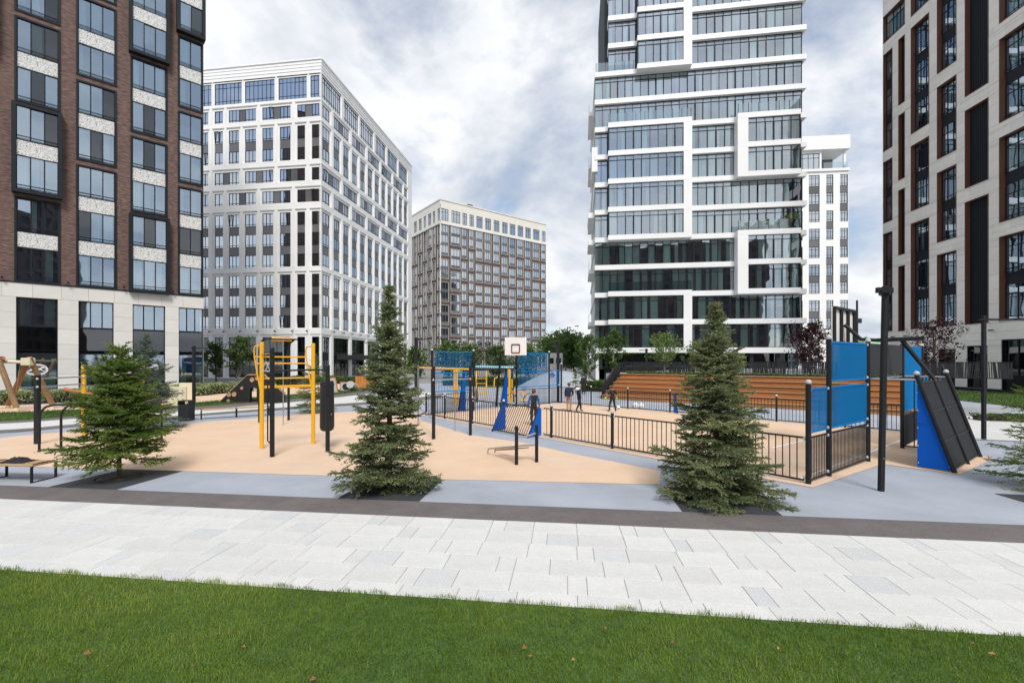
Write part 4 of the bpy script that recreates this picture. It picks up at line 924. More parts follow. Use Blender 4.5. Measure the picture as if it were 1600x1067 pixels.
# basketball hoop seen from behind
bb = thing('basketball_hoop', 'basketball board seen from behind, carried by a dark beam over the goal', 'basketball hoop')
gm = (PC+PDp)/2; bc = gm - al*.95; w2 = be*.82
MB().plate([bc-w2+V((0,0,2.95)), bc+w2+V((0,0,2.95)), bc+w2+V((0,0,3.95)), bc-w2+V((0,0,3.95))], -al*.03).build('backboard', 'backboard', bb)
fm = MB(); bk = bc+al*.03
for a, b in (((-1,2.97),(1,2.97)), ((-1,3.93),(1,3.93)), ((-1,2.97),(-1,3.93)), ((1,2.97),(1,3.93)), ((-.33,2.97),(-.33,3.93)), ((.33,2.97),(.33,3.93))): fm.bar(bk+w2*a[0]*.97+V((0,0,a[1])), bk+w2*b[0]*.97+V((0,0,b[1])), .07)
fm.build('board_frame', 'post_dark', bb)
topb = mid + sl*.2 + V((0,0,3.0)); MB().tube([mid+V((0,0,HT)), (mid*.35+gm*.65)+V((0,0,3.02))], .055, 10).build('strut', 'post_dark', bb)
MB().bar((mid*.5+gm*.5)+al*.3+V((0,0,3.06)), gm-al*.2+V((0,0,3.04)), .11, .1).build('beam', 'post_dark', bb)
MB().tube([gm-al*.2+V((0,0,3.04)), gm-al*.55+V((0,0,3.08)), bk+V((0,0,3.5))], .05, 10).build('arm', 'post_dark', bb)
MB().tube([bc-al*.2+V((.22*math.cos(t), .22*math.sin(t), 3.05))for t in np.linspace(0, 2*math.pi, 20)], .012, 6).build('ring', 'orange_board', bb)
# far-left end with hoop facing the viewer
fl = thing('pitch_end_fence', 'tall see-through blue end fence at the far left of the pitch', 'fence')
def on_end(u):      # point of the left end line seen at photo column u
    k = (u-800)/F; dd = FL-NL; t = (k*NL.y-NL.x)/(dd.x-k*dd.y); return NL+dd*t
eu = [675, 740, 807, 858, 877]; ep = [on_end(u) for u in eu]
for p, h in zip(ep, (2.98, 2.98, 2.98, 2.98, 2.3)): post(fl, p, h, .05)
for i in (0, 1, 2, 3):
    a, b = ep[i], ep[i+1]; dd = (b-a).normalized(); a, b = a+dd*.08, b-dd*.08
    if i != 1:
        bars_run(fl, a, b, .07, FH, .10, 'post_dark', .012, single=False); bars_run(fl, a, b, 1.04, 1.92, .085, 'blue_paint', .012, .03, single=False)
        if i != 3: bars_run(fl, a, b, 2.06, 2.9, .085, 'blue_paint', .012, .03, single=False)
    else: bars_run(fl, a, b, 2.06, 2.95, .14, 'post_dark', .010, .03, single=False)
go = -al
g2 = thing('goal_frame', 'dark framed goal with blue side boards at the far left end of the pitch', 'goal')
for k, c in enumerate((on_end(727), on_end(793))):
    MB().plate([c+V((0,0,.03)), c+go*.55+V((0,0,.03)), c+go*.15+V((0,0,2.0)), c+V((0,0,2.0))], dd*(.02 if k == 0 else -.02)).build('side_board', 'blue_board', g2); MB().tube([c+go*.57, c+go*.13+V((0,0,2.05))], .04, 8).build('slanted_post', 'post_dark', g2)
c0, c1 = on_end(727), on_end(793)
n = 22; mb = MB()
for i in range(1, n): c = c0+(c1-c0)*i/n; mb.tube([c+go*.54+V((0,0,.06)), c+go*.14+V((0,0,2.0))], .01, 4, caps=False)
tag(mb.build('net_bars', 'post_dark', g2), kind='stuff'); MB().tube([c0+V((0,0,2.02)), c1+V((0,0,2.02))], .03, 8).build('cross_bar', 'post_dark', g2)
b2 = thing('basketball_hoop', 'white basketball backboard facing the viewer above the far goal', 'basketball hoop')
bcen = (on_end(790)) + al*.8; ex = V((1, -.1, 0)).normalized(); Yb = bcen.y; z0, z1 = CH+(563-555)*Yb/F, CH+(563-527)*Yb/F; hw = 17*Yb/F
n_ = V((ex.y, -ex.x, 0))
MB().plate([bcen-ex*hw+V((0,0,z0)), bcen+ex*hw+V((0,0,z0)), bcen+ex*hw+V((0,0,z1)), bcen-ex*hw+V((0,0,z1))], -n_*.04).build('backboard', 'backboard', b2)
sq = MB(); fw, f0, f1 = hw*.36, z0+(z1-z0)*.14, z0+(z1-z0)*.6; ft = bcen+n_*.012
for a, b in (((-1,f0),(1,f0)), ((-1,f1),(1,f1)), ((-1,f0),(-1,f1)), ((1,f0),(1,f1))): sq.bar(ft+ex*fw*a[0]+V((0,0,a[1])), ft+ex*fw*b[0]+V((0,0,b[1])), .045, .045)
sq.build('target_square', 'post_dark', b2)
MB().tube([bcen+n_*.35+V((.2*math.cos(t), .2*math.sin(t), f0-.02)) for t in np.linspace(0, 2*math.pi, 18)], .014, 6).build('ring', 'wood_red', b2)
MB().tube([bcen-n_*.05+V((0,0,(z0+z1)/2)), bcen+go*1.2+V((0,0,2.9)), bcen+go*1.6], .06, 8).build('stand', 'post_dark', b2)
# far side fence
fs = thing('pitch_fence', 'low dark bar fence along the far side of the pitch before the wooden terraces', 'fence')
LF = (FR-FL).length; k = 7
for i in range(k+1): post(fs, FL+fa*LF*i/k, FH+.12, .04)
for i in range(k):
    a, b = FL+fa*(LF*i/k+.06), FL+fa*(LF*(i+1)/k-.06); bars_run(fs, a, b, .07, FH, .125, 'post_dark', .010)
outF = V((-fa.y, fa.x, 0)); outF = outF if outF.y > 0 else -outF
def on_far(u):
    kk = (u-800)/F; t = (kk*FL.y-FL.x)/(fa.x-kk*fa.y); return FL+fa*t
for j, u in enumerate((1056, 1106)):
    c = on_far(u); 
sg = thing('small_goal', 'small blue-sided goal let into the far fence of the pitch', 'goal')
for c in (on_far(1054)-outF*.06, on_far(1106)-outF*.06):
    MB().plate([c+V((0,0,.03)), c+fa*.3-outF*.28+V((0,0,.03)), c+fa*.12-outF*.1+V((0,0,.9)), c+V((0,0,.92))], outF*.02).build('side_board', 'blue_board', sg); MB().tube([c+fa*.33-outF*.3, c+fa*.13-outF*.11+V((0,0,.92))], .02, 6).build('slanted_post', 'post_dark', sg)
# ------------------------------------------------------------------ wooden terraces
br = thing('wooden_terrace', 'broad stepped timber seating terrace behind the ball pitch', 'terrace')
B0 = V((5.83, 29.6, 0)); B1 = V((19.0, 19.55, 0)); bd = (B1-B0).normalized(); bn = V((-bd.y, bd.x, 0)); BL_ = (B1-B0).length
if bn.y < 0: bn = -bn
NS, SH, SD = 6, .262, .58
Mb = Matrix(((bd.x, bn.x, 0, B0.x), (bd.y, bn.y, 0, B0.y), (0, 0, 1, 0), (0, 0, 0, 1)))
for s in range(NS):
    z0 = s*SH; y0 = s*SD; x0 = max(0, 0) if s > 0 else 0
    MB().box(x0, BL_, y0+.06, y0+SD+.3, 0, z0+SH-.03).build('step_core', 'panel_dark', br, Mb)
    rows_ = 2
    for q in range(rows_):                        # riser boards
        h = (SH-.055)/rows_; nseg = 4
        for e in range(nseg):
            a, b = x0+(BL_-x0)*e/nseg, x0+(BL_-x0)*(e+1)/nseg
            MB().bbox(a+.003, b-.003, y0+.03, y0+.058, z0+.012+q*h, z0+.012+(q+1)*h-.008, .003).build('riser_board', 'wood_bleacher', br, Mb)
    for q in range(4):                            # seat boards
        w_ = SD/4; off = -.03 if q == 0 else 0
        for e in range(3):
            a, b = x0+(BL_-x0)*e/3, x0+(BL_-x0)*(e+1)/3
            MB().bbox(a+.003, b-.003, y0+q*w_+off, y0+(q+1)*w_-.008, z0+SH-.03, z0+SH, .003).build('seat_board', 'wood_bleacher', br, Mb)
    le = MB().box(x0, BL_, y0-.034, y0-.031, z0+SH-.03, z0+SH).build('nosing', 'wood_bench', br, Mb)
MB().box(-.12, 0, .1, NS*SD+.3, 0, .25).box(-.12, 0, 1.4, NS*SD+.3, .25, .8).box(-.12, 0, 2.6, NS*SD+.3, .8, 1.5).build('end_cheek', 'panel_dark', br, Mb)
MB().plate([(BL_, -.1, .05), (BL_, -.1, .35), (BL_, 2.6, 1.9), (BL_, NS*SD+.4, 2.3), (BL_, NS*SD+.4, .05)], (.05, 0, 0)).build('end_screen', 'panel_dark', br, Mb)
TZ = NS*SH; yT = NS*SD
terr = tag(MB().box(-1.5, BL_+.3, yT+.28, 34, 0, TZ-.02).build('terrace_ground', 'tile_grey', None, Mb), kind='structure')
# perforated dark railing of slanted blades
rl = thing('terrace_railing', 'dark metal railing of slanted flat blades above the timber terrace', 'railing')
yr = yT+.75; rr_ = random.Random(2)
for z in (TZ+.06, TZ+.83): MB().box(-.5, BL_+2.5, yr-.02, yr+.02, z-.02, z+.02).build('rail', 'post_dark', rl, Mb)
nb = 250
for i in range(nb):
    x = -.5+(BL_+3)*i/nb; sh = rr_.uniform(-.03, .03) + .07*math.sin(i*.25); w_ = rr_.uniform(.06, .085) if (i//11) % 3 else rr_.uniform(.03, .06)
    MB().plate([(x, yr-.004, TZ+.04), (x+w_, yr-.004, TZ+.04), (x+w_+sh, yr-.004, TZ+.85), (x+sh, yr-.004, TZ+.85)], (0, .008, 0)).build('blade', 'panel_dark', rl, Mb)
sr = thing('stair_rail', 'sloping dark glazed hand rail at the left end of the timber terrace', 'railing')
MB().tube([(-.25, .5, .9), (-.25, 3.0, 2.2), (-.25, 4.3, 2.3)], .025, 8).build('hand_rail', 'post_dark', sr, Mb); MB().plate([(-.25, .6, .1), (-.25, 3.4, 1.4), (-.25, 3.4, 2.2), (-.25, 3.0, 2.16), (-.25, .6, .86)], (.01, 0, 0)).build('infill', 'panel_dark', sr, Mb); MB().tube([(-.25,.6,0),(-.25,.6,.95)], .025, 8).build('post', 'post_dark', sr, Mb)
# ------------------------------------------------------------------ lamps
def lamp(label, base, h, arm, w=.13, lean=(0,0), head='arm', group=None):
    t = thing('lamp_post', label, 'lamp post', base); t.rotation_euler = (lean[1], lean[0], 0)
    MB().bbox(-w/2, w/2, -w/2, w/2, 0, h, .008).build('post', 'post_dark', t); a = V(arm)
    MB().bar(V((0,0,h-.12))-a.normalized()*.14, V((0,0,h-.12))+a, .14, .05).build('lamp_head', 'post_dark', t); MB().bar(V((0,0,h-.155))+a*.3, V((0,0,h-.155))+a*.98, .10, .012).build('lens', 'cap_white', t)
    MB().lathe([(.006,0),(.012,.01),(.006,.02)], 8).build('bolt', 'steel', t, T(0, -w/2-.005, .62))
    return t
pA_ = G(1376.5, 767); lamp('square dark lamp post standing alone before the big goal', pA_, 3.92, (.12, .2, 0), .086, (R(1.2), 0))
MB().box(-.16, .13, -.04, .04, 3.79, 3.89).build('cross_head', 'post_dark', [o for o in bpy.data.objects if o.name == 'lamp_post'][0])
lamp('dark lamp post beside the end of the timber terrace', G(1537, 687), 3.9, (1.6, -.1, 0), .095)
lamp('thin dark lamp post between the brick block and the black slide', G(303, 634), 3.3, (.7, .2, 0), .13)
lamp('dark lamp post behind the central spruce before the brown block', V(((650-800)/F*34, 34, 0)), 4.2, (1.0, 0, 0), .2)
lamp('dark lamp post at the far left pitch corner', G(872, 628), 3.5, (-.45, 0, 0), .16)
lamp('short dark lamp post on the terrace before the glass tower', V(((1010-800)/F*38, 38, TZ)), 1.9, (-.6, 0, 0), .16)
# ------------------------------------------------------------------ benches, bin
def bench(label, p, q, depth, h, slats, m='wood_bench'):
    d = (q-p); ln_ = d.length; rz = math.atan2(d.y, d.x); t = thing('bench', label, 'bench', p, rz)
    sw = depth/slats
    for i in range(slats): MB().bbox(.03, ln_-.03, i*sw+.004, (i+1)*sw-.004, h-.035, h, .006).build('slat', m, t)
    ends = [.06, ln_-.06] + ([ln_/2] if ln_ > 2.2 else [])
    for x in ends:
        pts = [(x, .02, 0), (x, .02, h-.06), (x, .05, h-.012), (x, depth/2, h-.005), (x, depth-.05, h-.012), (x, depth-.02, h-.06), (x, depth-.02, 0)]
        MB().tube([pts[0], pts[1]], .024, 8).build('leg', 'post_dark', t); MB().tube([pts[5], pts[6]], .024, 8).build('leg', 'post_dark', t); MB().tube(pts[1:6], .026, 8).build('end_loop', 'post_dark', t); MB().tube([pts[0], pts[6]], .02, 8).build('foot_bar', 'post_dark', t)
    return t
e0 = G(52, 755); be_dir = V((-1, .07, 0)).normalized()
bench('timber slat bench with black loop ends, cut by the left picture edge', e0+be_dir*2.4, e0, .5, .37, 5)
cl = MB(); rj = random.Random(4); vs = []; nx, ny = 14, 8
for i in range(nx+1):
    for j in range(ny+1):
        f = math.sin(math.pi*i/nx)*math.sin(math.pi*j/ny); vs.append((.55*i/nx+rj.uniform(-.02,.02), .34*j/ny+rj.uniform(-.02,.02), .012+f*(.07+rj.uniform(-.03,.04))))
cl.add(vs, [(i*(ny+1)+j, (i+1)*(ny+1)+j, (i+1)*(ny+1)+j+1, i*(ny+1)+j+1) for i in range(nx) for j in range(ny)], 0, True)
tag(cl.build('folded_jacket', 'cloth_black', None, T(*(e0+be_dir*.95+V((0,.08,.37))))), 'crumpled black jacket lying on the near bench', 'jacket')
bench('long low timber bench beyond the yellow work-out frame', G(312, 656), G(424, 649), .45, .42, 4)
bin_ = thing('litter_bin', 'dark square litter bin beside the far bench', 'litter bin', G(291.5, 657))
MB().bbox(-.22, .22, -.2, .2, .03, .68, .015).build('body', 'panel_dark', bin_); MB().box(-.22, -.2, -.2, .2, .68, .82).box(.2, .22, -.2, .2, .68, .82).box(-.22, .22, -.2, .2, .82, .845).build('lid_frame', 'panel_dark', bin_); MB().box(-.19, .19, -.17, .17, .0, .03).build('foot', 'rubber_black', bin_)
# ------------------------------------------------------------------ work-out frames
w1 = thing('workout_frame', 'yellow and black work-out frame with ladder bars and hanging rings', 'workout frame')
Y1, Y2, K1, K2 = G(409, 701), G(489.4, 693.4), G(425.3, 713.7), G(512, 705.5); B1_, B2_ = G(405.5, 660), G(451, 656.5)
ypost = lambda p, h: MB().tube([(0,0,0),(0,0,h)], .056, 14).lathe([(.056,0),(.058,.02),(.04,.03),(.002,.032)], 14, (0,0,h)).build('post', 'yellow_paint', w1, T(*p))
ypost(Y1, 2.99); ypost(Y2, 2.98)
for p, h in ((K1, 2.8), (K2, 2.34)): MB().tube([p, p+V((0,0,h))], .058, 14).lathe([(.058,0),(.05,.03),(.002,.045)], 14, p+V((0,0,h))).build('post', 'post_dark', w1)
for p in (B1_, B2_): MB().tube([p, p+V((0,0,2.9)), p+V((.05,0,3.22)), p+V((.25,-.05,3.36))], .05, 12).build('post', 'post_dark', w1)
h3 = 3.37
MB().tube([B1_+V((.25,-.05,3.36)), B2_+V((.4,-.05,3.37))], .032, 8).build('top_bar', 'post_dark', w1); MB().tube([B1_.lerp(B2_, .35)+V((.1,-.05,h3)), B2_+V((.15,-.05,h3))], .085, 14).build('roller', 'yellow_paint', w1)
pp = G(442.6, 664); MB().tube([pp, pp+V((0,0,3.3))], .022, 8).build('climbing_pole', 'steel', w1)
bk_ = V((-.35, .3, 0)); dY = Y2-Y1
lad = []
for p in (Y1, Y2):
    lad.append([p+V((-.01,0,2.93)), p+V((-.22,.05,2.9)), p+V((-.25,.06,2.8)), p+V((-.24,.06,2.6)), p+V((-.15,.05,2.1)), p+V((-.03,.0,1.6))])
    MB().tube(lad[-1], .021, 8).build('ladder_rail', 'yellow_paint', w1)
def at_z(pts, z):
    for a, b in zip(pts[1:], pts[2:]):
        if b.z <= z <= a.z: return a.lerp(b, (a.z-z)/(a.z-b.z+1e-9))
    return pts[-1]
for z in (2.6, 2.41, 1.98, 1.76, 1.72): MB().tube([at_z(lad[0], z), at_z(lad[1], z)], .02, 8).build('rung', 'yellow_paint', w1)
MB().tube([K1+V((0,0,2.23)), K2+V((0,0,2.25))], .024, 8).build('cross_bar', 'post_dark', w1); MB().tube([K1+V((-.03,-.02,2.02)), K1+V((-.10,-.03,1.95)), K1+V((-.10,-.03,.42)), K1+V((-.03,-.02,.35))], .018, 8).build('hand_rail', 'post_dark', w1)
for p, q, z in ((Y1, K1, 2.68),): MB().tube([p+V((0,0,z)), q+V((0,0,z))], .02, 8).build('ring_bar', 'steel', w1)
for k, f in enumerate((.42, .78)):
    c = Y1.lerp(K1, f)+V((0,0,2.68)); MB().tube([c, c+V((0,0,-.24))], .008, 5).build('chain', 'steel', w1); tri = [c+V((0,0,-.22)), c+V((-.11,0,-.44)), c+V((-.09,0,-.47)), c+V((.09,0,-.47)), c+V((.11,0,-.44)), c+V((0,0,-.22))]; MB().tube(tri, .012, 6).build('ring_handle', 'cap_white', w1)
pb = thing('punching_bag', 'long black punching bag hanging at the work-out frame', 'punching bag', G(507, 703)+V((0,.18,0)))
MB().lathe([(.03,.5),(.12,.51),(.175,.55),(.195,.63),(.19,1.3),(.18,1.88),(.165,1.92),(.03,1.93)], 20).build('bag', 'rubber_black', pb); MB().lathe([(.187,1.78),(.19,1.79),(.19,1.84),(.184,1.85)], 20).build('band', 'panel_dark', pb); MB().tube([(0,0,1.93),(.05,-.05,2.25)], .012, 6).build('hanger', 'steel', pb); MB().tube([(.1,-.1,1.0),(.2,-.2,1.0)], .02, 8).build('bracket', 'steel', pb)
w2_ = thing('parallel_bars', 'black bent-tube parallel bars left of the first spruce', 'parallel bars')
for u, v in ((61.5, 706), (95.5, 704)):
    p = G(u, v); dv = V((1.9, 1.15, 0)); h = 1.27; d1 = dv.normalized()
    pts = [p, p+V((0,0,h-.28)), p+d1*.05+V((0,0,h-.14)), p+d1*.14+V((0,0,h-.04)), p+d1*.3+V((0,0,h))] + [p+dv+V((0,0,h+.0))-d1*.3, p+dv+V((0,0,h-.04))-d1*.12, p+dv+V((0,0,h-.14))-d1*.04, p+dv+V((0,0,h-.3)), p+dv]
    MB().tube(pts, .03, 10).build('bar', 'post_dark', w2_)
w3 = thing('pull_up_bars', 'pull-up bars on a black and a yellow post beside the wooden swing', 'pull-up bars')
L1, L2 = G(58.5, 693.5), G(131, 679); L3 = L2+(L2-L1)*.75+V((.4,.9,0))
MB().bar(L1, L1+V((0,0,2.06)), .11).build('post', 'post_dark', w3); MB().tube([L2, L2+V((0,0,2.36))], .062, 14).build('post', 'yellow_paint', w3); MB().tube([L3, L3+V((0,0,2.36))], .062, 14).build('post', 'yellow_paint', w3)
for a, b, z in ((L1, L2, 1.95), (L1, L2, 1.71), (L2, L3, 2.26), (L2, L3, 1.62)): MB().tube([a+V((0,0,z)), b+V((0,0,z))], .02, 8).build('pull_up_bar', 'steel', w3)
for a, z in ((L1,1.95),(L1,1.71),(L2,1.95),(L2,1.71),(L2,2.26)): clamp(w3, a+V((.05,-.05,z)))
w4 = thing('pull_up_bars', 'black pull-up posts with steel bar between the central spruce and the pitch', 'pull-up bars')
Q1, Q2, Q0 = G(677.5, 686), G(735, 680), G(653.5, 664)
for p in (Q1, Q2): MB().bar(p, p+V((0,0,2.3)), .095).build('post', 'post_dark', w4)
MB().tube([Q0, Q0+V((0,0,2.2))], .035, 10).build('post', 'steel', w4)
MB().tube([Q1+V((0,0,1.88)), Q2+V((0,0,1.88))], .02, 8).build('pull_up_bar', 'steel', w4); MB().tube([Q0+V((0,0,2.22)), Q2+V((0,0,2.2))], .032, 8).build('top_beam', 'yellow_paint', w4); MB().tube([Q0+V((0,0,.7)), Q1+V((0,0,.62))], .015, 6).build('low_bar', 'steel', w4)
pq = G(711, 674); MB().tube([pq, pq+V((0,0,2.2))], .014, 8).build('climbing_pole', 'steel', w4)
for p in (Q1, Q2): clamp(w4, p+V((0,-.05,1.88)))
w5 = thing('incline_bench', 'sit-up bench of bent steel tubes between two short black posts', 'sit-up bench')
S1, S2 = G(807, 726), G(838.5, 722)
for p in (S1, S2): MB().tube([p, p+V((0,0,.9))], .042, 12).lathe([(.042,0),(.036,.025),(.002,.035)], 12, p+V((0,0,.9))).build('post', 'post_dark', w5)
MB().tube([S1+V((0,0,.66)), S1.lerp(S2,.5)+V((0,-.02,.66)), S2+V((0,0,.72))], .024, 8).build('foot_roller', 'steel', w5)
for f, (u, v) in ((.0, (761.5, 709)), (1.0, (772.5, 708))):
    p = G(u, v); e = S1.lerp(S2, f)+V((0,0,.40 if f < .5 else .42)); dv = (e-p); MB().tube([p, p+V((.03,0,.14)), p+dv*.12+V((0,0,.12)), p+dv*.75+V((0,0,.05)), e], .02, 8).build('bench_tube', 'steel', w5)
bt = G(766, 708.5); 
for i in range(7): a = G(761.5,709).lerp(S1, .28+.09*i)+V((0,0,.17+.026*i)); b = G(772.5,708).lerp(S2, .28+.09*i)+V((0,0,.17+.026*i)); MB().bar(a, b, .05, .02).build('slat', 'wood_log', w5)
# yellow machines and swing beyond the pitch
ym = thing('fitness_machine', 'yellow outdoor fitness machine seen through the far goal', 'fitness machine', P(752, 635, 27.5)*V((1,1,0)) if False else V(((752-800)/F*27.5, 27.5, 0)))
for x in (-.3, .3): MB().tube([(x,0,0),(x,0,1.7),(x,.25,1.85),(x,.5,1.7),(x,.5,.6)], .035, 8).build('frame_tube', 'yellow_paint', ym)
for z in (.5, .8, 1.1, 1.4): MB().tube([(-.3,0,z),(.3,0,z)], .025, 6).build('rung', 'yellow_paint', ym)
MB().bbox(-.25, .25, .1, .5, .5, .56, .02).build('seat', 'yellow_paint', ym)
yp = thing('fitness_machine', 'tall yellow curved fitness post left of the parked bicycle', 'fitness machine', V(((796-800)/F*27, 27, 0)))
MB().tube([(0,0,0),(0,0,1.7),(-.05,0,1.95),(-.2,0,2.05)], .075, 10).build('post', 'yellow_paint', yp); MB().tube([(.15,0,0),(.15,0,1.4)], .04, 8).build('post', 'yellow_paint', yp); MB().tube([(-.9,0,1.4),(-.9,0,.8)], .04, 8).tube([(-.9,0,1.4),(-.7,0,1.5)], .04, 8).build('grip', 'yellow_paint', yp)
y3 = thing('fitness_machine', 'yellow box post seen behind the steel pull-up bar', 'fitness machine', V(((712-800)/F*25.5, 25.5, 0))); MB().bbox(-.13, .13, -.1, .1, 0, 1.95, .03).build('post', 'yellow_paint', y3); MB().bbox(-.16, .16, -.13, .13, .75, 1.1, .02).build('sleeve', 'yellow_paint', y3)
cy = thing('swing_frame', 'pale blue swing beam on dark slanted legs beyond the far goal', 'swing', V(((775-800)/F*28, 28, 0)))
MB().tube([(-1.25,0,2.1),(1.1,0,2.05)], .09, 10).build('beam', 'cyan_paint', cy)
for x in (-1.2, 1.0):
    for s in (-1, 1): MB().tube([(x,0,2.05),(x-.1*s,.8*s,0)], .05, 8).build('leg', 'post_dark', cy)
# ------------------------------------------------------------------ timber swing, log, slide and small play things
sw = thing('wooden_swing', 'timber A-frame swing on slanted logs at the left edge', 'swing')
tops = V(((48-800)/F*22.6, 22.6, 2.5)); topl = V(((-2-800)/F*22.0, 22.0, 2.52))
for a, b, m in ((topl, G(26, 643), 'wood_log'), (tops+V((-.1,0,0)), G(13, 637.5), 'wood_red'), (tops, G(82, 638), 'wood_log'), (topl+V((-.1,.2,0)), G(-40, 640), 'wood_red')):
    e = b+V((0,0,.2)); MB().tube([a+(a-e).normalized()*.15, e], .115, 10).build('leg', m, sw); MB().tube([e, b], .105, 10).build('foot_sleeve', 'cream_board', sw)
MB().tube([topl+V((-2,.0,-.02)), tops+V((.05,0,-.1))], .085, 10).build('beam', 'cream_board', sw); MB().bbox(-.36, .1, -.16, .16, -.26, .12, .03).build('joint_block', 'cream_board', sw, T(*tops))
c = tops+V((-.5,0,-.2)); MB().tube([c, c+V((-.1,.0,-.5)), c+V((-.25,0,-1.5))], .012, 6).build('rope', 'wood_bench', sw)
lg = thing('balance_log', 'slanting brown log resting on low stands behind the yellow post', 'log'); a, b = P(99, 608, 26.5), P(162, 620, 27.5)
MB().tube([a, b], .12, 10).build('log', 'wood_red', lg)
for p in (a.lerp(b,.1), a.lerp(b,.9)): MB().tube([V((p.x,p.y,0)), p+V((0,0,-.08))], .06, 8).build('stand', 'post_dark', lg)
sd = thing('slide_house', 'black plywood slide house with round portholes and timber edges', 'play house')
def side_panel(off, holes):
    o = V(off); p = lambda u, v: P(u, v, 26.9) + o
    z = lambda q: V((q.x, q.y, max(q.z, .02)))
    pr = [z(p(342, 630.5)), z(p(386, 586)), z(p(412, 586)), z(p(446, 617)), z(p(446, 628)), z(p(401, 629)), p(401, 607), p(396, 604.5), p(391, 607), z(p(391, 629))]
    MB().plate(pr, (0,.04,0)).build('side_board', 'ply_black', sd)
    for i, j in ((0,1), (1,2), (2,3)): MB().bar(pr[i]+V((0,.02,.012)), pr[j]+V((0,.02,.012)), .05, .03).build('timber_edge', 'ply_edge', sd)
    for u, v, r in holes:
        c = p(u, v); MB().tube([c+V((r*math.cos(t), -.012, r*math.sin(t))) for t in np.linspace(0, 2*math.pi, 19)], .025, 6).build('porthole_ring', 'ply_edge', sd); MB().lathe([(r,0),(r,.01)], 18).build('porthole', 'wood_bench', sd, T(*(c+V((0,-.005,0)))) @ Matrix.Rotation(R(90), 4, 'X'))
side_panel((0,0,0), ((358,617,.10),(366,616,.12),(357,626,.07),(378,606.5,.07),(394,593.5,.11),(402,591,.1)))
side_panel((-.6,1.2,0), ())
MB().plate([P(342,628.5,26.95), P(386,587.5,26.95), P(386,587.5,26.95)+V((-.6,1.2,0)), P(342,628.5,26.95)+V((-.6,1.2,0))], (0,0,-.02)).build('slide_bed', 'ply_black', sd); MB().plate([P(386,590,26.95), P(446,617,26.95), P(446,617,26.95)+V((-.6,1.2,0)), P(386,590,26.95)+V((-.6,1.2,0))], (0,0,-.02)).build('ramp', 'ply_black', sd)
MB().tube([P(350,615,27.2)+V((-.3,.6,0)), P(374,588,27.2)+V((-.3,.6,.1))], .02, 6).build('hand_rail', 'steel', sd)
for k, (u0, u1, v0, v1, Yd, lab) in enumerate(((265,291,604,635,24.6,'cream perforated play board standing before the hedge, front one'), (280,302,598,621,28,'cream play board standing behind the perforated one'))):
    t = thing('play_board', lab, 'play board'); a, b = P(u0, v1, Yd), P(u1, v0, Yd); MB().bbox(a.x, b.x, Yd, Yd+.08, .02, b.z, .012).build('board', 'cream_board', t)
    hm = MB().lathe([(.03,0),(.03,.006)], 8).mesh('hole', 'rubber_black')
    if k == 0:
        for i in range(3):
            for j in range(4): place('hole', hm, t, T(a.x+(b.x-a.x)*(.2+.3*i), Yd-.001, .15+b.z*.22*j) @ Matrix.Rotation(R(90), 4, 'X'))
t = thing('play_board', 'white climbing board with orange edges right of the punching bag', 'play board', V(((522-800)/F*35, 35, 0)))
MB().plate([(-.35,0,0),(.3,0,0),(.08,0,1.15),(-.3,0,1.15)], (0,.06,0)).build('board', 'cap_white', t); MB().bar((.3,.03,0), (.08,.03,1.15), .1, .06).build('edge', 'orange_board', t); MB().bar((-.3,.03,1.17), (.08,.03,1.17), .1, .05).build('edge', 'orange_board', t)
t = thing('play_cube', 'white play cube with a round hole beside the orange boards', 'play cube', V(((540-800)/F*37, 37, 0)))
MB().bbox(-.42, .42, 0, .8, 0, .72, .03).build('cube', 'cap_white', t); MB().lathe([(.26,0),(.26,.02)], 18).build('hole', 'panel_dark', t, T(0,-.003,.36) @ Matrix.Rotation(R(90), 4, 'X')); MB().tube([(-.44,-.01,.0),(-.44,-.01,.74),(.44,-.01,.74),(.44,-.01,0)], .025, 6).build('edge', 'orange_board', t)
t = thing('play_drum', 'grey play drum lying between the white cube and orange board', 'play drum', V(((553-800)/F*37.5, 37.5, 0))); MB().lathe([(.3,0),(.3,.9)], 18).build('drum', 'concrete', t, T(0,0,.32) @ Matrix.Rotation(R(75), 4, 'X') ); MB().tube([(.3*math.cos(q), -.01, .32+.3*math.sin(q)) for q in np.linspace(0, 6.283, 18)], .03, 6).build('rim', 'orange_board', t)
for k, (u0, u1, v0, v1, Yd, lab) in enumerate(((555,572,588,603,40,'orange timber play panel, taller of the two'), (566,590,595,604,41,'low orange timber play panel, longer of the two'))):
    t = thing('timber_screen', lab, 'play screen'); a, b = P(u0, v1, Yd), P(u1, v0, Yd)
    nn = 4
    for i in range(nn): MB().bbox(a.x+(b.x-a.x)*i/nn+.01, a.x+(b.x-a.x)*(i+1)/nn-.01, Yd, Yd+.05, .05, b.z, .01).build('board', 'orange_board', t)
    for x in (a.x+.05, b.x-.05): MB().box(x-.04, x+.04, Yd+.05, Yd+.12, 0, b.z-.02).build('post', 'wood_red', t)
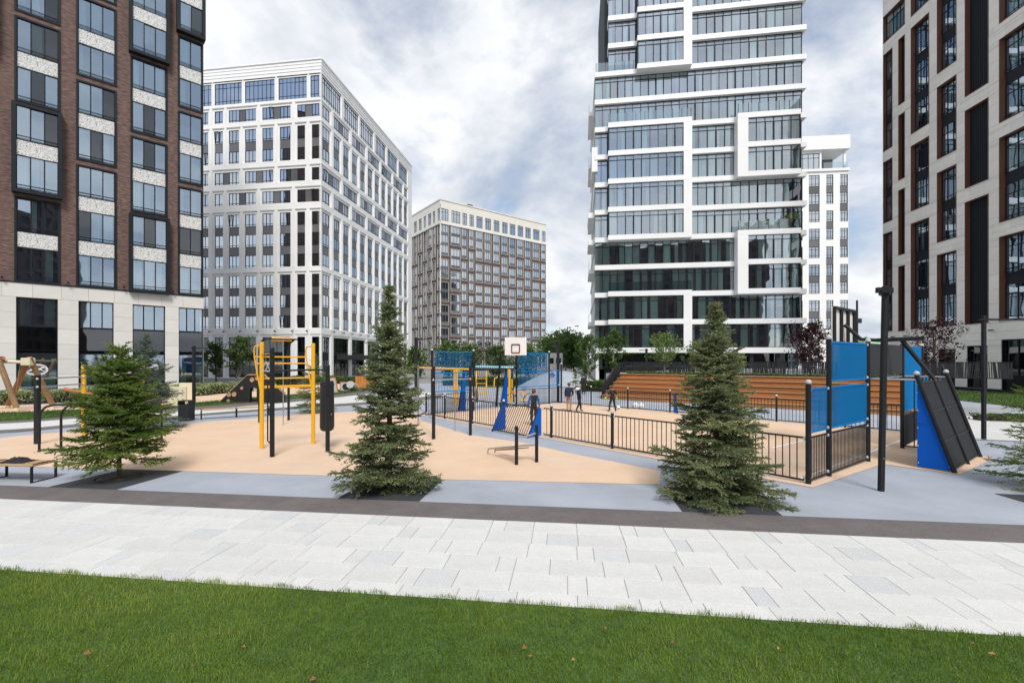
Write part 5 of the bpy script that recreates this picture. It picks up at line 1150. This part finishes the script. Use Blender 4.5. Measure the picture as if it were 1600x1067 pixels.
# ------------------------------------------------------------------ things far off
t = thing('service_building', 'small pale service building before the far trees', 'building', V(((866-800)/F*75, 75, 0))); MB().bbox(-1.2, 1.4, 0, 4, 0, 3.7, .03).build('wall', 'concrete', t)
for x in (-.5, .7): MB().box(x-.4, x+.4, -.05, .1, 2.0, 2.9).build('window', 'glass_dark', t)
t = thing('grey_building', 'flat grey building rising behind the far green trees', 'building', V(((893-800)/F*170, 170, 0))); MB().box(-9, 5, 0, 20, 0, 7.8).build('wall', 'panel_dark', t); MB().box(-9.2, 5.2, -.2, 20, 7.8, 8.4).build('roof', 'concrete', t)
t = thing('green_roof_house', 'distant house with pale green roof right of the slim white block', 'building', V(((1372-800)/F*150, 150, 0)))
MB().box(-8, 12, 0, 12, 0, 6.5).build('wall', 'concrete', t); MB().add([(-8.5,-.5,6.5),(12.5,-.5,6.5),(12.5,12,6.5),(-8.5,12,6.5),(-6.5,5,9.0),(11,5,9.0)], [(0,1,5,4),(1,2,5),(2,3,4,5),(3,0,4)]).build('roof', 'roof_green', t); MB().add([(-6,-1,6.5),(-3,-1,6.5),(-4.5,-1,10.5),(-4.5,4,8.8)], [(0,1,2),(1,3,2),(0,2,3)]).build('gable', 'roof_green', t)
t = thing('mast', 'thin grey mast far behind, between the slim white and stone blocks', 'mast', V(((1339-800)/F*110, 110, 0))); MB().tube([(0,0,0),(0,0,17)], [.3,.22], 8).build('pole', 'panel_dark', t); MB().bbox(-.4, 1.0, -.3, .3, 11.5, 12.6, .05).build('aerial_box', 'panel_dark', t)
# curb, planted bed and lawn at the right before the stone block
sheet('side_walk', [(14.6,14.3),(30,10),(40,14),(36,25),(18,21.5)], .02, 'paving_white'); sheet('side_lawn', [(27,24),(36,23),(37,36),(30,40)], .03, 'turf')
grass('side_grass', poly_points([V((27,24,0)),V((36,23,0)),V((37,36,0)),V((30,40,0))], 90, 3, .03), .06, .14, .012, 'grass_far', 4, 'bright lawn in front of the stone block')
sheet('side_path', [(20,20.5),(36,17),(37,21.5),(24,24.5)], .026, 'tile_grey')
# blue rubber mound
mo = MB(); vs = []; n1, n2 = 10, 24
for i in range(n1+1):
    for j in range(n2):
        r = i/n1; a = 2*math.pi*j/n2; vs.append((4.2*r*math.cos(a), 4*r*math.sin(a), 1.5*(1-r*r)**1.2+.01))
mo.add(vs, [(i*n2+j, (i+1)*n2+j, (i+1)*n2+(j+1) % n2, i*n2+(j+1) % n2) for i in range(n1) for j in range(n2)], 0, True)
tag(mo.build('play_mound', 'rubber_grey', None, T((878-800)/F*43, 43.5, 0)), 'low grey-blue rubber play mound beyond the pitch', 'play mound')
sheet('far_lawn', [(-6,44),(14,36),(22,44),(26,60),(0,62)], .02, 'turf')
grass('meadow_grass', poly_points([V((5,40,0)),V((12,37.5,0)),V((18,46,0)),V((10,60,0)),V((-2,60,0))], 40, 5, .02), .1, .22, .02, 'grass_far', 6, 'bright lawn rising behind the far left pitch corner')
# ------------------------------------------------------------------ spruces
def frame_of(d):
    up = np.where(np.abs(d[:, 2:3]) > .95, np.array([[1., 0, 0]]), np.array([[0, 0, 1.]])); a = np.cross(d, up); a /= np.linalg.norm(a, axis=1)[:, None]+1e-9; return a, np.cross(d, a)
def needles(seg0, seg1, per_m, ln, wd, rg, shade):
    L_ = np.linalg.norm(seg1-seg0, axis=1); n = np.maximum(2, (L_*per_m).astype(int)); idx = np.repeat(np.arange(len(n)), n); f = rg.random(len(idx))
    d = (seg1-seg0)/(L_[:, None]+1e-9); a, b = frame_of(d); th = rg.random(len(idx))*2*np.pi
    p = seg0[idx]+(seg1-seg0)[idx]*f[:, None]; rad = a[idx]*np.cos(th)[:, None]+b[idx]*np.sin(th)[:, None]
    nd = d[idx]*.75+rad*.75+np.array([0, 0, .15]); nd /= np.linalg.norm(nd, axis=1)[:, None]; l = ln*(.7+.6*rg.random(len(idx)))
    sd = np.cross(nd, rad+rg.normal(0, .4, rad.shape)); sd /= np.linalg.norm(sd, axis=1)[:, None]+1e-9; sd *= (wd*(.7+.6*rg.random(len(idx))))[:, None]
    tip = p+nd*l[:, None]; v = np.stack([p-sd, p+sd, tip], 1).reshape(-1, 3); sh = np.clip(shade[idx]+rg.normal(0, .10, len(idx)), 0, 1)
    return v, np.repeat(sh, 3)
def spruce(label, loc, H, Rb, zb, seed, mat_n, dens=1.0, needle=(.030, .0042), per_m=210, top_thin=1.0, skirt=.9, group=None, whorl=.21, lead=.0):
    rg = np.random.default_rng(seed); rr = random.Random(seed); s0, s1, sh = [], [], []; wood = MB()
    t = thing('spruce_tree', label, 'spruce', loc, 0, group)
    MB().tube([(0,0,0), (.01,0,H*.3), (-.01,.01,H*.7), (0,0,H*.985)], [.055*H/3.5, .045*H/3.5, .022*H/3.5, .006], 10).build('trunk', 'bark', t)
    z = zb; a0 = 0
    def twig(p, d, ln, s):
        q = p+d*ln; s0.append(p); s1.append(q); sh.append(s)
        return q
    while z < H-.12:
        tt = (z-zb)/(H-zb); nb = rr.choice([6, 7, 7, 8]) if tt < .8 else rr.choice([4, 5, 5]); a0 += rr.random()*2
        for k in range(nb):
            if rr.random() < .06: continue
            zz = z+rr.uniform(-.08, .08); az = a0+2*math.pi*k/nb+rr.uniform(-.25, .25); prof = (1-tt)**(.72*top_thin) if tt > .12 else skirt+(1-skirt)*(tt/.12)
            bl = max(.07, Rb*prof*rr.uniform(.55, 1.14)); el = R(-20+22*rr.random())*(1-tt)**1.2 + R(48)*tt**2.2 + R(8)*tt
            p = Vector((0, 0, zz)); nseg = max(3, int(bl/.075)); step = bl/nseg; hd = Vector((math.cos(az), math.sin(az), 0)); pts = [p.copy()]
            tone = rr.random()*.5+.18
            for i in range(nseg):
                f = i/nseg; e = el+R(26)*max(0, f-.45)*(1-tt)*1.3+rr.uniform(-.08, .08); d = (hd*math.cos(e)+Vector((0, 0, math.sin(e)))); d = (d+Vector((rr.uniform(-.08,.08), rr.uniform(-.08,.08), 0))).normalized()
                q = p+d*step
                if f > .12 or tt > .6: s0.append(p.copy()); s1.append(q.copy()); sh.append(tone+.12*f)
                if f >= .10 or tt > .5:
                    lat = Vector((-hd.y, hd.x, 0)); rem = bl*(1-f)
                    for sgn in (-1, 1):
                        if rr.random() > .97: continue
                        tl = min(.75*rem+.06, .42*bl+.06)*rr.uniform(.6, 1.1); td = (d*rr.uniform(.55, .9)+lat*sgn*rr.uniform(.6, 1.0)+Vector((0, 0, rr.uniform(-.45, .30)))).normalized()
                        ns = max(1, int(tl/.085)); w = p+(q-p)*rr.random(); ws = tone+rr.uniform(-.12, .14)
                        for j in range(ns):
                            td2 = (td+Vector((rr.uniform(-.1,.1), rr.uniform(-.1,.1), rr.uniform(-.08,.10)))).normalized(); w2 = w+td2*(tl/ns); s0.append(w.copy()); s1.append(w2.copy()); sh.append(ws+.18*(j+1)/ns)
                            if rr.random() < dens:
                                for s2 in (-1, 1):
                                    if rr.random() < .75:
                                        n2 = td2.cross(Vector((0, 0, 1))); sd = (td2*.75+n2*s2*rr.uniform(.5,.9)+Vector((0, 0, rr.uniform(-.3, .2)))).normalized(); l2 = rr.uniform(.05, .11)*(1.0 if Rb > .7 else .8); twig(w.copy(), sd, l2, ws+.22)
                            w = w2
                p = q; pts.append(p.copy())
            if bl > .3: wood.tube([pts[0], pts[len(pts)//2], pts[-1]], [.012*bl+.004, .006*bl+.003, .002], 5, caps=False)
        z += whorl*(1-.45*tt)*rr.uniform(.8, 1.2)/max(dens, .6)**.3
    for q in range(6): a = rr.random()*6.28; twig(Vector((0, 0, H-.10-.12*rr.random())), Vector((math.cos(a)*.6, math.sin(a)*.6, .6)).normalized(), .10, .5)
    s0.append(Vector((0, 0, H-.35))); s1.append(Vector((0, 0, H))); sh.append(.5)
    v, f = needles(np.array([tuple(x) for x in s0]), np.array([tuple(x) for x in s1]), per_m, needle[0], needle[1], rg, np.array(sh))
    place('crown', raw_mesh('crown', v, 3, mat_n, f), t); wood.build('branches', 'bark', t)
    return t
def grate(label, p, r=.42):
    g = thing('tree_grate', label, 'tree grate', p+V((0,0,.008))); MB().lathe([(r,0),(r,.008),(r-.02,.009),(r-.02,0)], 28).build('ring', 'panel_dark', g); MB().lathe([(r-.05,0),(r-.051,.006),(.01,.008)], 24).build('soil', 'soil', g)
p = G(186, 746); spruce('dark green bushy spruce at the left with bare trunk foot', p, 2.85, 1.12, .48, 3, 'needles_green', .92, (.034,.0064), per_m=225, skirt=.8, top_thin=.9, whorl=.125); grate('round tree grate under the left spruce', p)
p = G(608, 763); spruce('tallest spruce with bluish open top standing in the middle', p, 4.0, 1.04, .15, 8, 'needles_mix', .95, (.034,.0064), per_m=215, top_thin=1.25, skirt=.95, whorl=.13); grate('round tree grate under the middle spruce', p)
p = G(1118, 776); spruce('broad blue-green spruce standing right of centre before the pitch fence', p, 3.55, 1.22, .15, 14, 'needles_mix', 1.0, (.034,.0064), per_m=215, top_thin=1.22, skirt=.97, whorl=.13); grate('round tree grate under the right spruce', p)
p = V((10.35, 8.6, 0)); spruce('spruce cut by the right picture edge', p, 2.7, 1.18, .25, 22, 'needles_green', .8, per_m=180)
spruce('silvery spruce standing behind the dark left spruce', G(228, 672), 3.5, 1.25, .25, 31, 'needles_blue', .7, (.04, .006), 120)
spruce('small spruce behind the yellow work-out frame', G(492, 645), 2.75, 1.05, .15, 37, 'needles_mix', .6, (.045, .007), 110)
spruce('low dark conifer beside the person in black', V(((899-800)/F*36, 36, 0)), 1.7, .6, .05, 41, 'needles_green', .5, (.05, .01), 90)
# ------------------------------------------------------------------ broad-leaved trees
def leaf_cloud(cent, rad, n, size, rg, tone):
    d = rg.normal(0, 1, (n, 3)); d /= np.linalg.norm(d, axis=1)[:, None]; p = np.asarray(cent)+d*(rad*rg.random((n, 1))**.45)
    a = rg.normal(0, 1, (n, 3)); a /= np.linalg.norm(a, axis=1)[:, None]; b = np.cross(a, rg.normal(0, 1, (n, 3))); b /= np.linalg.norm(b, axis=1)[:, None]+1e-9
    s = (size*(.6+.8*rg.random(n)))[:, None]; v = np.stack([p-a*s, p+b*s*.5, p+a*s, p-b*s*.5], 1).reshape(-1, 4, 3); return v.reshape(-1, 3), np.repeat(np.clip(tone+rg.normal(0, .2, n), 0, 1), 4)
def tree(label, loc, H, W, mat_l, seed, n_leaf=2600, size=.07, trunk_h=.35, bark='bark', stems=1, name='tree', cat='tree', group=None, open_=.5):
    rg = np.random.default_rng(seed); rr = random.Random(seed); t = thing(name, label, cat, loc, rr.random()*6, group); wood = MB(); tips = []
    for st in range(stems):
        lean = Vector((rr.uniform(-.12,.12), rr.uniform(-.12,.12), 1))*(1 if stems == 1 else 1); base = Vector((rr.uniform(-.15,.15)*(stems > 1), rr.uniform(-.15,.15)*(stems > 1), 0)); top = base+lean*H*.93
        wood.tube([base, base.lerp(top, .35)+Vector((.03,0,0)), base.lerp(top, .7), top], [.018*H+.012, .013*H+.008, .008*H, .004], 8)
        nbr = int(9+H*2.2)
        for i in range(nbr):
            f = trunk_h+(1-trunk_h)*(i+rr.random()*.6)/nbr; p0 = base.lerp(top, min(f, .97)); a = i*2.4+rr.random(); prof = math.sin(math.pi*min(1, (f-trunk_h)/(1-trunk_h)*.86+.12))**.7
            ln_ = W*.5*prof*rr.uniform(.7, 1.1); d = Vector((math.cos(a), math.sin(a), rr.uniform(.25, .8))).normalized(); p1 = p0+d*ln_*.6; p2 = p1+(d+Vector((rr.uniform(-.4,.4), rr.uniform(-.4,.4), .2))).normalized()*ln_*.45
            wood.tube([p0, p1, p2], [.006*H+.004, .004*H+.003, .003], 5, caps=False); tips += [(p0.lerp(p1,.7), .8), (p1, 1), (p2, 1)]
        tips.append((top, .7))
    vs, fs = [], []; per = max(6, n_leaf//len(tips))
    for p_, k in tips:
        v, f = leaf_cloud(tuple(p_), W*.5*open_*rr.uniform(.35, .62)*k, int(per*rr.uniform(.5, 1.5)), size, rg, rr.uniform(.25, .75)); vs.append(v); fs.append(f)
    wood.build('trunk', bark, t); place('crown', raw_mesh('crown', np.concatenate(vs), 4, mat_l, np.concatenate(fs)), t); return t
def at(u, Y, z=0): return V(((u-800)/F*Y, Y, z))
tree('young tree with loose pale-edged leaves left of the terrace steps', at(918, 42), 4.9, 3.2, 'leaves_green', 1, 2600, .10, .25, 'bark_birch')
tree('rounded green young tree at the left corner of the glass tower', at(955, 46, 0), 5.6, 3.0, 'leaves_green', 2, 2800, .11, .3, 'bark_birch')
tree('light green young tree on the terrace before the tower', at(1040, 40, TZ), 3.2, 3.2, 'leaves_light', 3, 2400, .09, .1, 'bark_birch', 3)
tree('second pale green young tree hidden by the right spruce', at(1085, 41, TZ), 2.6, 2.2, 'leaves_light', 4, 1500, .09, .1, 'bark_birch', 2)
tree('dark purple-leaved tree before the right end of the tower', at(1262, 36, TZ-.2), 4.1, 3.8, 'leaves_purple', 5, 3000, .10, .08, 'bark', 3)
tree('purple-leaved young tree with sparse twigs before the stone block', at(1462, 31, TZ-.2), 3.9, 3.8, 'leaves_purple', 6, 1500, .085, .1, 'bark', 2, open_=.55)
tree('small green tree before the white block shop front, left one', at(338, 52), 4.4, 3.4, 'leaves_green', 7, 1800, .13, .25)
tree('small dark green tree before the white block shop front', at(368, 50), 5.2, 3.4, 'leaves_green', 8, 1800, .13, .3)
for k, (u, Y, H, W, lab) in enumerate(((884, 95, 8.2, 8, 'full green tree beyond the service building'), (868, 118, 9.2, 9, 'tall green tree far behind the pitch, left one'), (897, 88, 7.0, 7, 'green tree left of the white trunk tree'), (905, 130, 9.0, 9, 'far green tree behind the mound'), (856, 125, 8.5, 7, 'far green tree touching the brown block'))):
    tree(lab, at(u, Y), H, W, 'leaves_green', 50+k, 1800, .34, .15, group='trees beyond the pitch', open_=.8)
for k, (u, Y, H, W, lab) in enumerate(((700, 60, 4.6, 5, 'round tree behind the far blue fence, left one'), (775, 62, 4.2, 4.6, 'round tree directly under the white backboard'), (822, 58, 4.4, 5, 'round tree behind the right half of the far blue fence'), (735, 66, 4.4, 4.4, 'round tree behind the far goal'), (650, 64, 4.0, 4, 'round tree behind the middle spruce'))):
    tree(lab, at(u, Y), H, W, 'leaves_green', 70+k, 1600, .2, .12, group='trees before the brown block', open_=.8)
# hedges and low planting
def hedge(label, p, q, depth, h, m, n, size, seed, name='hedge', cat='hedge'):
    rg = np.random.default_rng(seed); d = (q-p); ln_ = d.length; d = d.normalized(); nn = V((-d.y, d.x, 0)); t = thing(name, label, cat)
    s = rg.random(n)*ln_; y = rg.random(n)*depth; bump = 1+.10*np.sin(s*1.7)+.06*np.sin(s*4.1+1); z = h*bump*rg.random(n)**.5
    c = np.array([p.x, p.y, p.z])+np.outer(s, [d.x, d.y, 0])+np.outer(y, [nn.x, nn.y, 0])+np.outer(z, [0, 0, 1.])
    a = rg.normal(0, 1, (n, 3)); a /= np.linalg.norm(a, axis=1)[:, None]; b = np.cross(a, rg.normal(0, 1, (n, 3))); b /= np.linalg.norm(b, axis=1)[:, None]; sz = (size*(.6+.8*rg.random(n)))[:, None]
    v = np.stack([c-a*sz, c+b*sz*.55, c+a*sz, c-b*sz*.55], 1).reshape(-1, 3); place('leaves', raw_mesh('leaves', v, 4, m, np.repeat(rg.random(n), 4)), t)
    M_ = Matrix(((d.x, nn.x, 0, p.x), (d.y, nn.y, 0, p.y), (0, 0, 1, p.z), (0, 0, 0, 1))); MB().box(.05, ln_-.05, depth*.25, depth*.75, 0, h*.75).build('stems', 'soil', t, M_); return t
hedge('clipped variegated hedge along the brick block behind the swing', G(-40, 636), G(330, 618), 1.5, .78, 'leaves_hedge', 15000, .055, 1)
hedge('variegated hedge running on behind the black slide', G(318, 618), G(402, 611), 1.2, .8, 'leaves_hedge', 5000, .06, 2)
hedge('wild green planting under the white block shop front', V((-26.0, 44, 0)), V((-14.5, 50, 0)), 2, .8, 'leaves_green', 5000, .1, 3, 'flower_bed', 'planting')
hedge('low hedge on the lawn left of the timber terrace', at(905, 37), at(955, 35.5), 1.2, .75, 'leaves_green', 5000, .08, 4)
hedge('low shrubs along the far edge of the pitch behind the blue fence', at(690, 45), at(850, 44), 1.6, .8, 'leaves_green', 6000, .09, 5, 'shrub_row', 'shrubs')
hedge('brown-green planted strip at the right before the stone block', V((19.2, 18.6, 0)), V((27, 16.5, 0)), .8, .28, 'leaves_green', 3500, .05, 6, 'flower_bed', 'planting')
pb_ = Mb @ V((0, yT+.3, TZ)); pe_ = Mb @ V((BL_, yT+.3, TZ)); hedge('grass edge planted along the top of the timber terrace', pb_, pe_, .35, .13, 'leaves_light', 6000, .05, 7, 'planting_strip', 'planting')
for k, (x, hh) in enumerate(((-6.3,.9), (-4.9,1.1), (-4.2,1.3), (-3.1,1.0), (-2.2,1.7), (-1.4,1.9))):
    w = T(C0c[0], C0c[1], 0) @ MC @ V((x, -.75, 4.0+3.36*4)); tree('potted green plant on the glass tower terrace, number %s from the left' % ['one','two','three','four','five','six'][k], w, hh, .9, 'leaves_light', 90+k, 240, .12, .1, name='terrace_plant', cat='plant', group='plants on the tower terrace')
# ------------------------------------------------------------------ people
def person(label, loc, rz, h, cols, pose, extra=None, hood=False):
    """cols: hair skin top sleeve pants shoe; pose overrides joints (unit height, x right, y forward)"""
    J = dict(pelvis=(0,0,.52), waist=(0,0,.60), chest=(0,.0,.73), neck=(0,0,.825), jaw=(0,.012,.868), head=(0,.008,.925), crown=(0,-.004,.965),
             lsh=(-.098,0,.79), lel=(-.135,-.015,.635), lwr=(-.145,.03,.50), lha=(-.146,.045,.455), rsh=(.098,0,.79), rel=(.135,-.015,.635), rwr=(.145,.03,.50), rha=(.146,.045,.455),
             lhi=(-.052,0,.50), lkn=(-.058,.018,.275), lan=(-.058,-.012,.045), lto=(-.064,.085,.022), rhi=(.052,0,.50), rkn=(.058,.018,.275), ran=(.058,-.012,.045), rto=(.064,.085,.022))
    J.update(pose)
    rad = dict(pelvis=.074, waist=.068, chest=.082, neck=.030, jaw=.042, head=.060, crown=.040, lsh=.042, lel=.031, lwr=.021, lha=.020, rsh=.042, rel=.031, rwr=.021, rha=.020, lhi=.062, lkn=.042, lan=.030, lto=.022, rhi=.062, rkn=.042, ran=.030, rto=.022)
    E = [('pelvis','waist','top'),('waist','chest','top'),('chest','neck','top'),('neck','jaw','skin'),('jaw','head','face'),('head','crown','hair'),('chest','lsh','top'),('lsh','lel','sleeve'),('lel','lwr','fore'),('lwr','lha','hand'),('chest','rsh','top'),('rsh','rel','sleeve'),('rel','rwr','fore'),('rwr','rha','hand'),
         ('pelvis','lhi','pants'),('lhi','lkn','pants'),('lkn','lan','pants'),('lan','lto','shoe'),('pelvis','rhi','pants'),('rhi','rkn','pants'),('rkn','ran','pants'),('ran','rto','shoe')]
    names = list(J); vs = [Vector(J[k_]) for k_ in names]; rads = [rad[k_] for k_ in names]; ed = [(names.index(a), names.index(b)) for a, b, c in E]; lab = [c for a, b, c in E]
    for s, wr, ha in ((-1, 'lwr', 'lha'), (1, 'rwr', 'rha')):      # five fingers on each hand
        W_, H_ = Vector(J[wr]), Vector(J[ha]); d = (H_-W_).normalized(); side = d.cross(Vector((1,0,0))).normalized()
        for f in range(5):
            if f < 4: tip = H_+d*(.034-.004*abs(f-1.4))+side*(.011*(f-1.5)); root = names.index(ha)
            else: tip = W_.lerp(H_, .5)+d*.018+side*(-.030); root = names.index(ha)
            vs.append(tip); rads.append(.0062); ed.append((root, len(vs)-1)); lab.append('hand')
    vs = [v*h for v in vs]
    me = bpy.data.meshes.new('person'); me.from_pydata(vs, ed, []); ob = bpy.data.objects.new('person_tmp', me); COL.objects.link(ob)
    m1 = ob.modifiers.new('s', 'SKIN'); m1.use_smooth_shade = True; m2 = ob.modifiers.new('d', 'SUBSURF'); m2.levels = 1; m2.render_levels = 1
    sv = me.skin_vertices[0].data
    for i, r_ in enumerate(rads): sv[i].radius = (r_*h, r_*h); sv[i].use_root = (i == 0)
    dg = bpy.context.evaluated_depsgraph_get(); me2 = bpy.data.meshes.new_from_object(ob.evaluated_get(dg)); bpy.data.objects.remove(ob)
    keys = list(cols); me2.materials.clear()
    for k_ in keys: me2.materials.append(MAT[cols[k_]])
    A = np.array([vs[a] for a, b in ed]); B = np.array([vs[b] for a, b in ed])
    for p_ in me2.polygons:
        c = np.array(p_.center); ab = B-A; tt = np.clip(((c-A)*ab).sum(1)/((ab*ab).sum(1)+1e-9), 0, 1); i = int(np.argmin(np.linalg.norm(A+ab*tt[:, None]-c, axis=1))); k_ = lab[i]
        if k_ == 'face': k_ = 'skin' if c[1] > .02*h and c[2] < .93*h else 'hair'
        if k_ == 'fore': k_ = 'fore' if 'fore' in cols else 'sleeve'
        if k_ == 'hand': k_ = 'hand' if 'hand' in cols else 'skin'
        if k_ == 'pants' and c[2] > .535*h: k_ = 'top'
        p_.material_index = keys.index(k_); p_.use_smooth = True
    t = thing('person', label, 'person', loc, rz); place('body', me2, t)
    hd = Vector(J['head'])*h; fy = .058*h
    f = MB()
    for s in (-1, 1): f.lathe([(.001,0),(.008*h,.004*h),(.001,.009*h)], 8, (hd.x+s*.022*h, hd.y+fy*.93, hd.z-.004*h))
    f.build('eyes', 'hair_brown', t); MB().add([(hd.x-.008*h, hd.y+fy*.95, hd.z-.02*h), (hd.x+.008*h, hd.y+fy*.95, hd.z-.02*h), (hd.x, hd.y+fy+.016*h, hd.z-.02*h), (hd.x, hd.y+fy*.98, hd.z+.004*h)], [(0,1,2),(0,2,3),(1,3,2)]).build('nose', 'skin', t)
    for s in (-1, 1): MB().lathe([(.001,-.014*h),(.010*h,-.006*h),(.011*h,.006*h),(.001,.014*h)], 8, (hd.x+s*.056*h, hd.y-.002*h, hd.z-.006*h)).build('ear', 'skin', t)
    cap = MB(); prof = [(.064*math.cos(a)*h, .062*math.sin(a)*h) for a in np.linspace(-.35, 1.55, 8)]; cap.lathe(prof, 14, (hd.x, hd.y-.012*h, hd.z+.008*h)); cap.build('hair' if not hood else 'knit_cap', cols['hair'], t)
    if extra: extra(t, h)
    return t
def backpack(t, h): MB().bbox(-.09*h, .09*h, -.20*h, -.07*h, .52*h, .78*h, .03*h).build('backpack', 'cloth_navy', t)
def hoodie(t, h): MB().lathe([(.03*h,-.03*h),(.09*h,-.02*h),(.095*h,.02*h),(.07*h,.05*h),(.02*h,.055*h)], 12, (0, -.04*h, .80*h)).build('hood', 'cloth_white', t)
K = dict(hair='hair_brown', skin='skin', top='cloth_navy', sleeve='cloth_navy', pants='cloth_tan', shoe='shoe')
person('child in dark jacket and tan trousers with backpack, seen from behind on the pitch', G(889, 642), R(-20), 1.42, K, dict(rwr=(.11,.10,.56), rha=(.09,.13,.54), lan=(-.045,-.02,.045), ran=(.045,.0,.045)), backpack)
person('child in grey cap and hooded dark jacket walking across the pitch', G(904.5, 643), R(-75), 1.36, dict(K, hair='cloth_grey', pants='cloth_black'), dict(lkn=(-.055,.09,.28), lan=(-.055,.10,.045), lto=(-.06,.20,.03), rkn=(.055,-.02,.275), ran=(.055,-.13,.06), rto=(.06,-.05,.022)), hoodie, True)
person('young goalkeeper in black with bright green gloves on the pitch', G(957, 643), R(10), 1.28, dict(K, top='cloth_black', sleeve='cloth_black', pants='cloth_black', fore='skin', hand='glove_green', hair='hair_brown'), dict(lel=(-.17,.02,.65), lwr=(-.20,.10,.55), lha=(-.23,.14,.51), rel=(.17,.02,.65), rwr=(.19,.08,.55), rha=(.21,.12,.52), lkn=(-.10,.03,.28), lan=(-.14,-.02,.045), lto=(-.17,.06,.022), rkn=(.09,.04,.28), ran=(.13,0,.045), rto=(.16,.08,.022)),
       lambda t, h: [MB().lathe([(.001,-.05*h),(.035*h,-.03*h),(.04*h,.02*h),(.02*h,.05*h)], 8, (s*.215*h+(-.015*h if s < 0 else 0), .125*h, .50*h)).build('glove', 'glove_green', t) for s in (-1, 1)])
person('child in black vest and blue sleeves standing behind the small near goal', at(834, 17.4), R(15), 1.42, dict(K, top='cloth_black', sleeve='cloth_blue', pants='cloth_navy'), dict(lel=(-.15,0,.64), rel=(.15,0,.64), rwr=(.165,.02,.5), rha=(.17,.03,.46)))
person('red-haired child in white top sitting on the play mound', at(866, 41.5, 1.1), R(120), 1.35, dict(K, hair='hair_red', top='cloth_white', sleeve='cloth_white', pants='cloth_blue'), dict(pelvis=(0,0,.08), waist=(0,.01,.17), chest=(0,.02,.30), neck=(0,.02,.40), jaw=(0,.03,.44), head=(0,.03,.50), crown=(0,.02,.54), lsh=(-.098,.02,.36), lel=(-.14,.0,.22), lwr=(-.14,.08,.12), lha=(-.14,.11,.10), rsh=(.098,.02,.36), rel=(.14,0,.22), rwr=(.14,.08,.12), rha=(.14,.11,.10), lhi=(-.055,.02,.07), lkn=(-.06,.2,.20), lan=(-.06,.30,.03), lto=(-.06,.38,.01), rhi=(.055,.02,.07), rkn=(.06,.2,.20), ran=(.06,.30,.03), rto=(.06,.38,.01)))
person('adult in long black clothes standing on the path behind the pitch corner', at(912, 33.5), R(170), 1.5, dict(K, top='cloth_black', sleeve='cloth_black', pants='cloth_black', hair='cloth_black'), {}, lambda t, h: MB().lathe([(.10*h,.12*h),(.095*h,.4*h),(.085*h,.6*h),(.08*h,.7*h)], 12).build('coat', 'cloth_black', t))
b = thing('football', 'white and black football at the goalkeeper foot', 'ball', G(966, 640)+V((0,0,.11))); MB().lathe([(.11*math.cos(a)+.0005, .11*math.sin(a)) for a in np.linspace(-1.57, 1.57, 10)], 16).build('ball', 'cloth_white', b)
for k in range(6): a = k*1.05; MB().lathe([(.001,0),(.034,.002),(.001,.006)], 6).build('patch', 'rubber_black', b, Matrix.Rotation(a, 4, 'Z') @ Matrix.Rotation(R(70 if k % 2 else 110), 4, 'X') @ T(0, 0, .106))
bag = MB(); rr = random.Random(3)
for c, r_ in (((0,0,.14), .17), ((.32,.05,.13), .15)):
    bag.lathe([(r_*.75,-.13),(r_,-.05),(r_*.9,.06),(r_*.5,.14),(r_*.15,.16)], 10, c)
bag.v = [(x+rr.uniform(-.03,.03), y+rr.uniform(-.03,.03), max(0, z+rr.uniform(-.02,.02))) for x, y, z in bag.v]; o = bag.build('cloth_bag', 'cloth_white', None, T(*(on_far(984)+outF*.55))); tag(o, 'crumpled white cloth bag lying at the foot of the timber terrace', 'bag')
# bicycle
bi = thing('bicycle', 'yellow bicycle parked inside the far end of the pitch', 'bicycle', at(813, 24.6), R(8))
wr_ = .33
for x in (-.5, .5):
    w_ = MB().tube([(wr_*math.cos(a), 0, wr_*math.sin(a)) for a in np.linspace(0, 2*math.pi, 25)], .022, 6).build('wheel', 'rubber_black', bi, T(x, 0, wr_+.02)); MB().tube([(wr_*.9*math.cos(a), 0, wr_*.9*math.sin(a)) for a in np.linspace(0, 2*math.pi, 25)], .010, 5).build('rim', 'steel', w_)
    sp = MB()
    for k in range(10): a = k*math.pi/5; sp.bar((0,0,0), (wr_*.9*math.cos(a), 0, wr_*.9*math.sin(a)), .004)
    sp.build('spokes', 'steel', w_)
fr = MB(); hp = V((-.42,0,.86)); sp_ = V((.18,0,.80)); bbk = V((.06,0,.34)); rh = V((.5,0,.35)); fh = V((-.5,0,.35))
for a, c in ((hp, sp_), (hp+V((.02,0,-.1)), bbk), (sp_, bbk), (sp_, rh), (bbk, rh), (hp, fh)): fr.tube([a, c], .022, 8)
fr.build('frame', 'yellow_paint', bi); MB().bbox(.06, .32, -.06, .06, .90, .96, .02).build('saddle', 'rubber_black', bi); MB().tube([sp_, V((.19,0,.92))], .015, 6).build('seat_post', 'steel', bi); MB().tube([hp+V((-.02,0,.1)), hp], .018, 6).tube([hp+V((-.05,-.28,.14)), hp+V((-.02,0,.1)), hp+V((-.05,.28,.14))], .014, 6).build('handlebar', 'post_dark', bi); MB().lathe([(.09,-.01),(.09,.01)], 12).build('crank', 'steel', bi, T(*bbk) @ Matrix.Rotation(R(90), 4, 'X'))
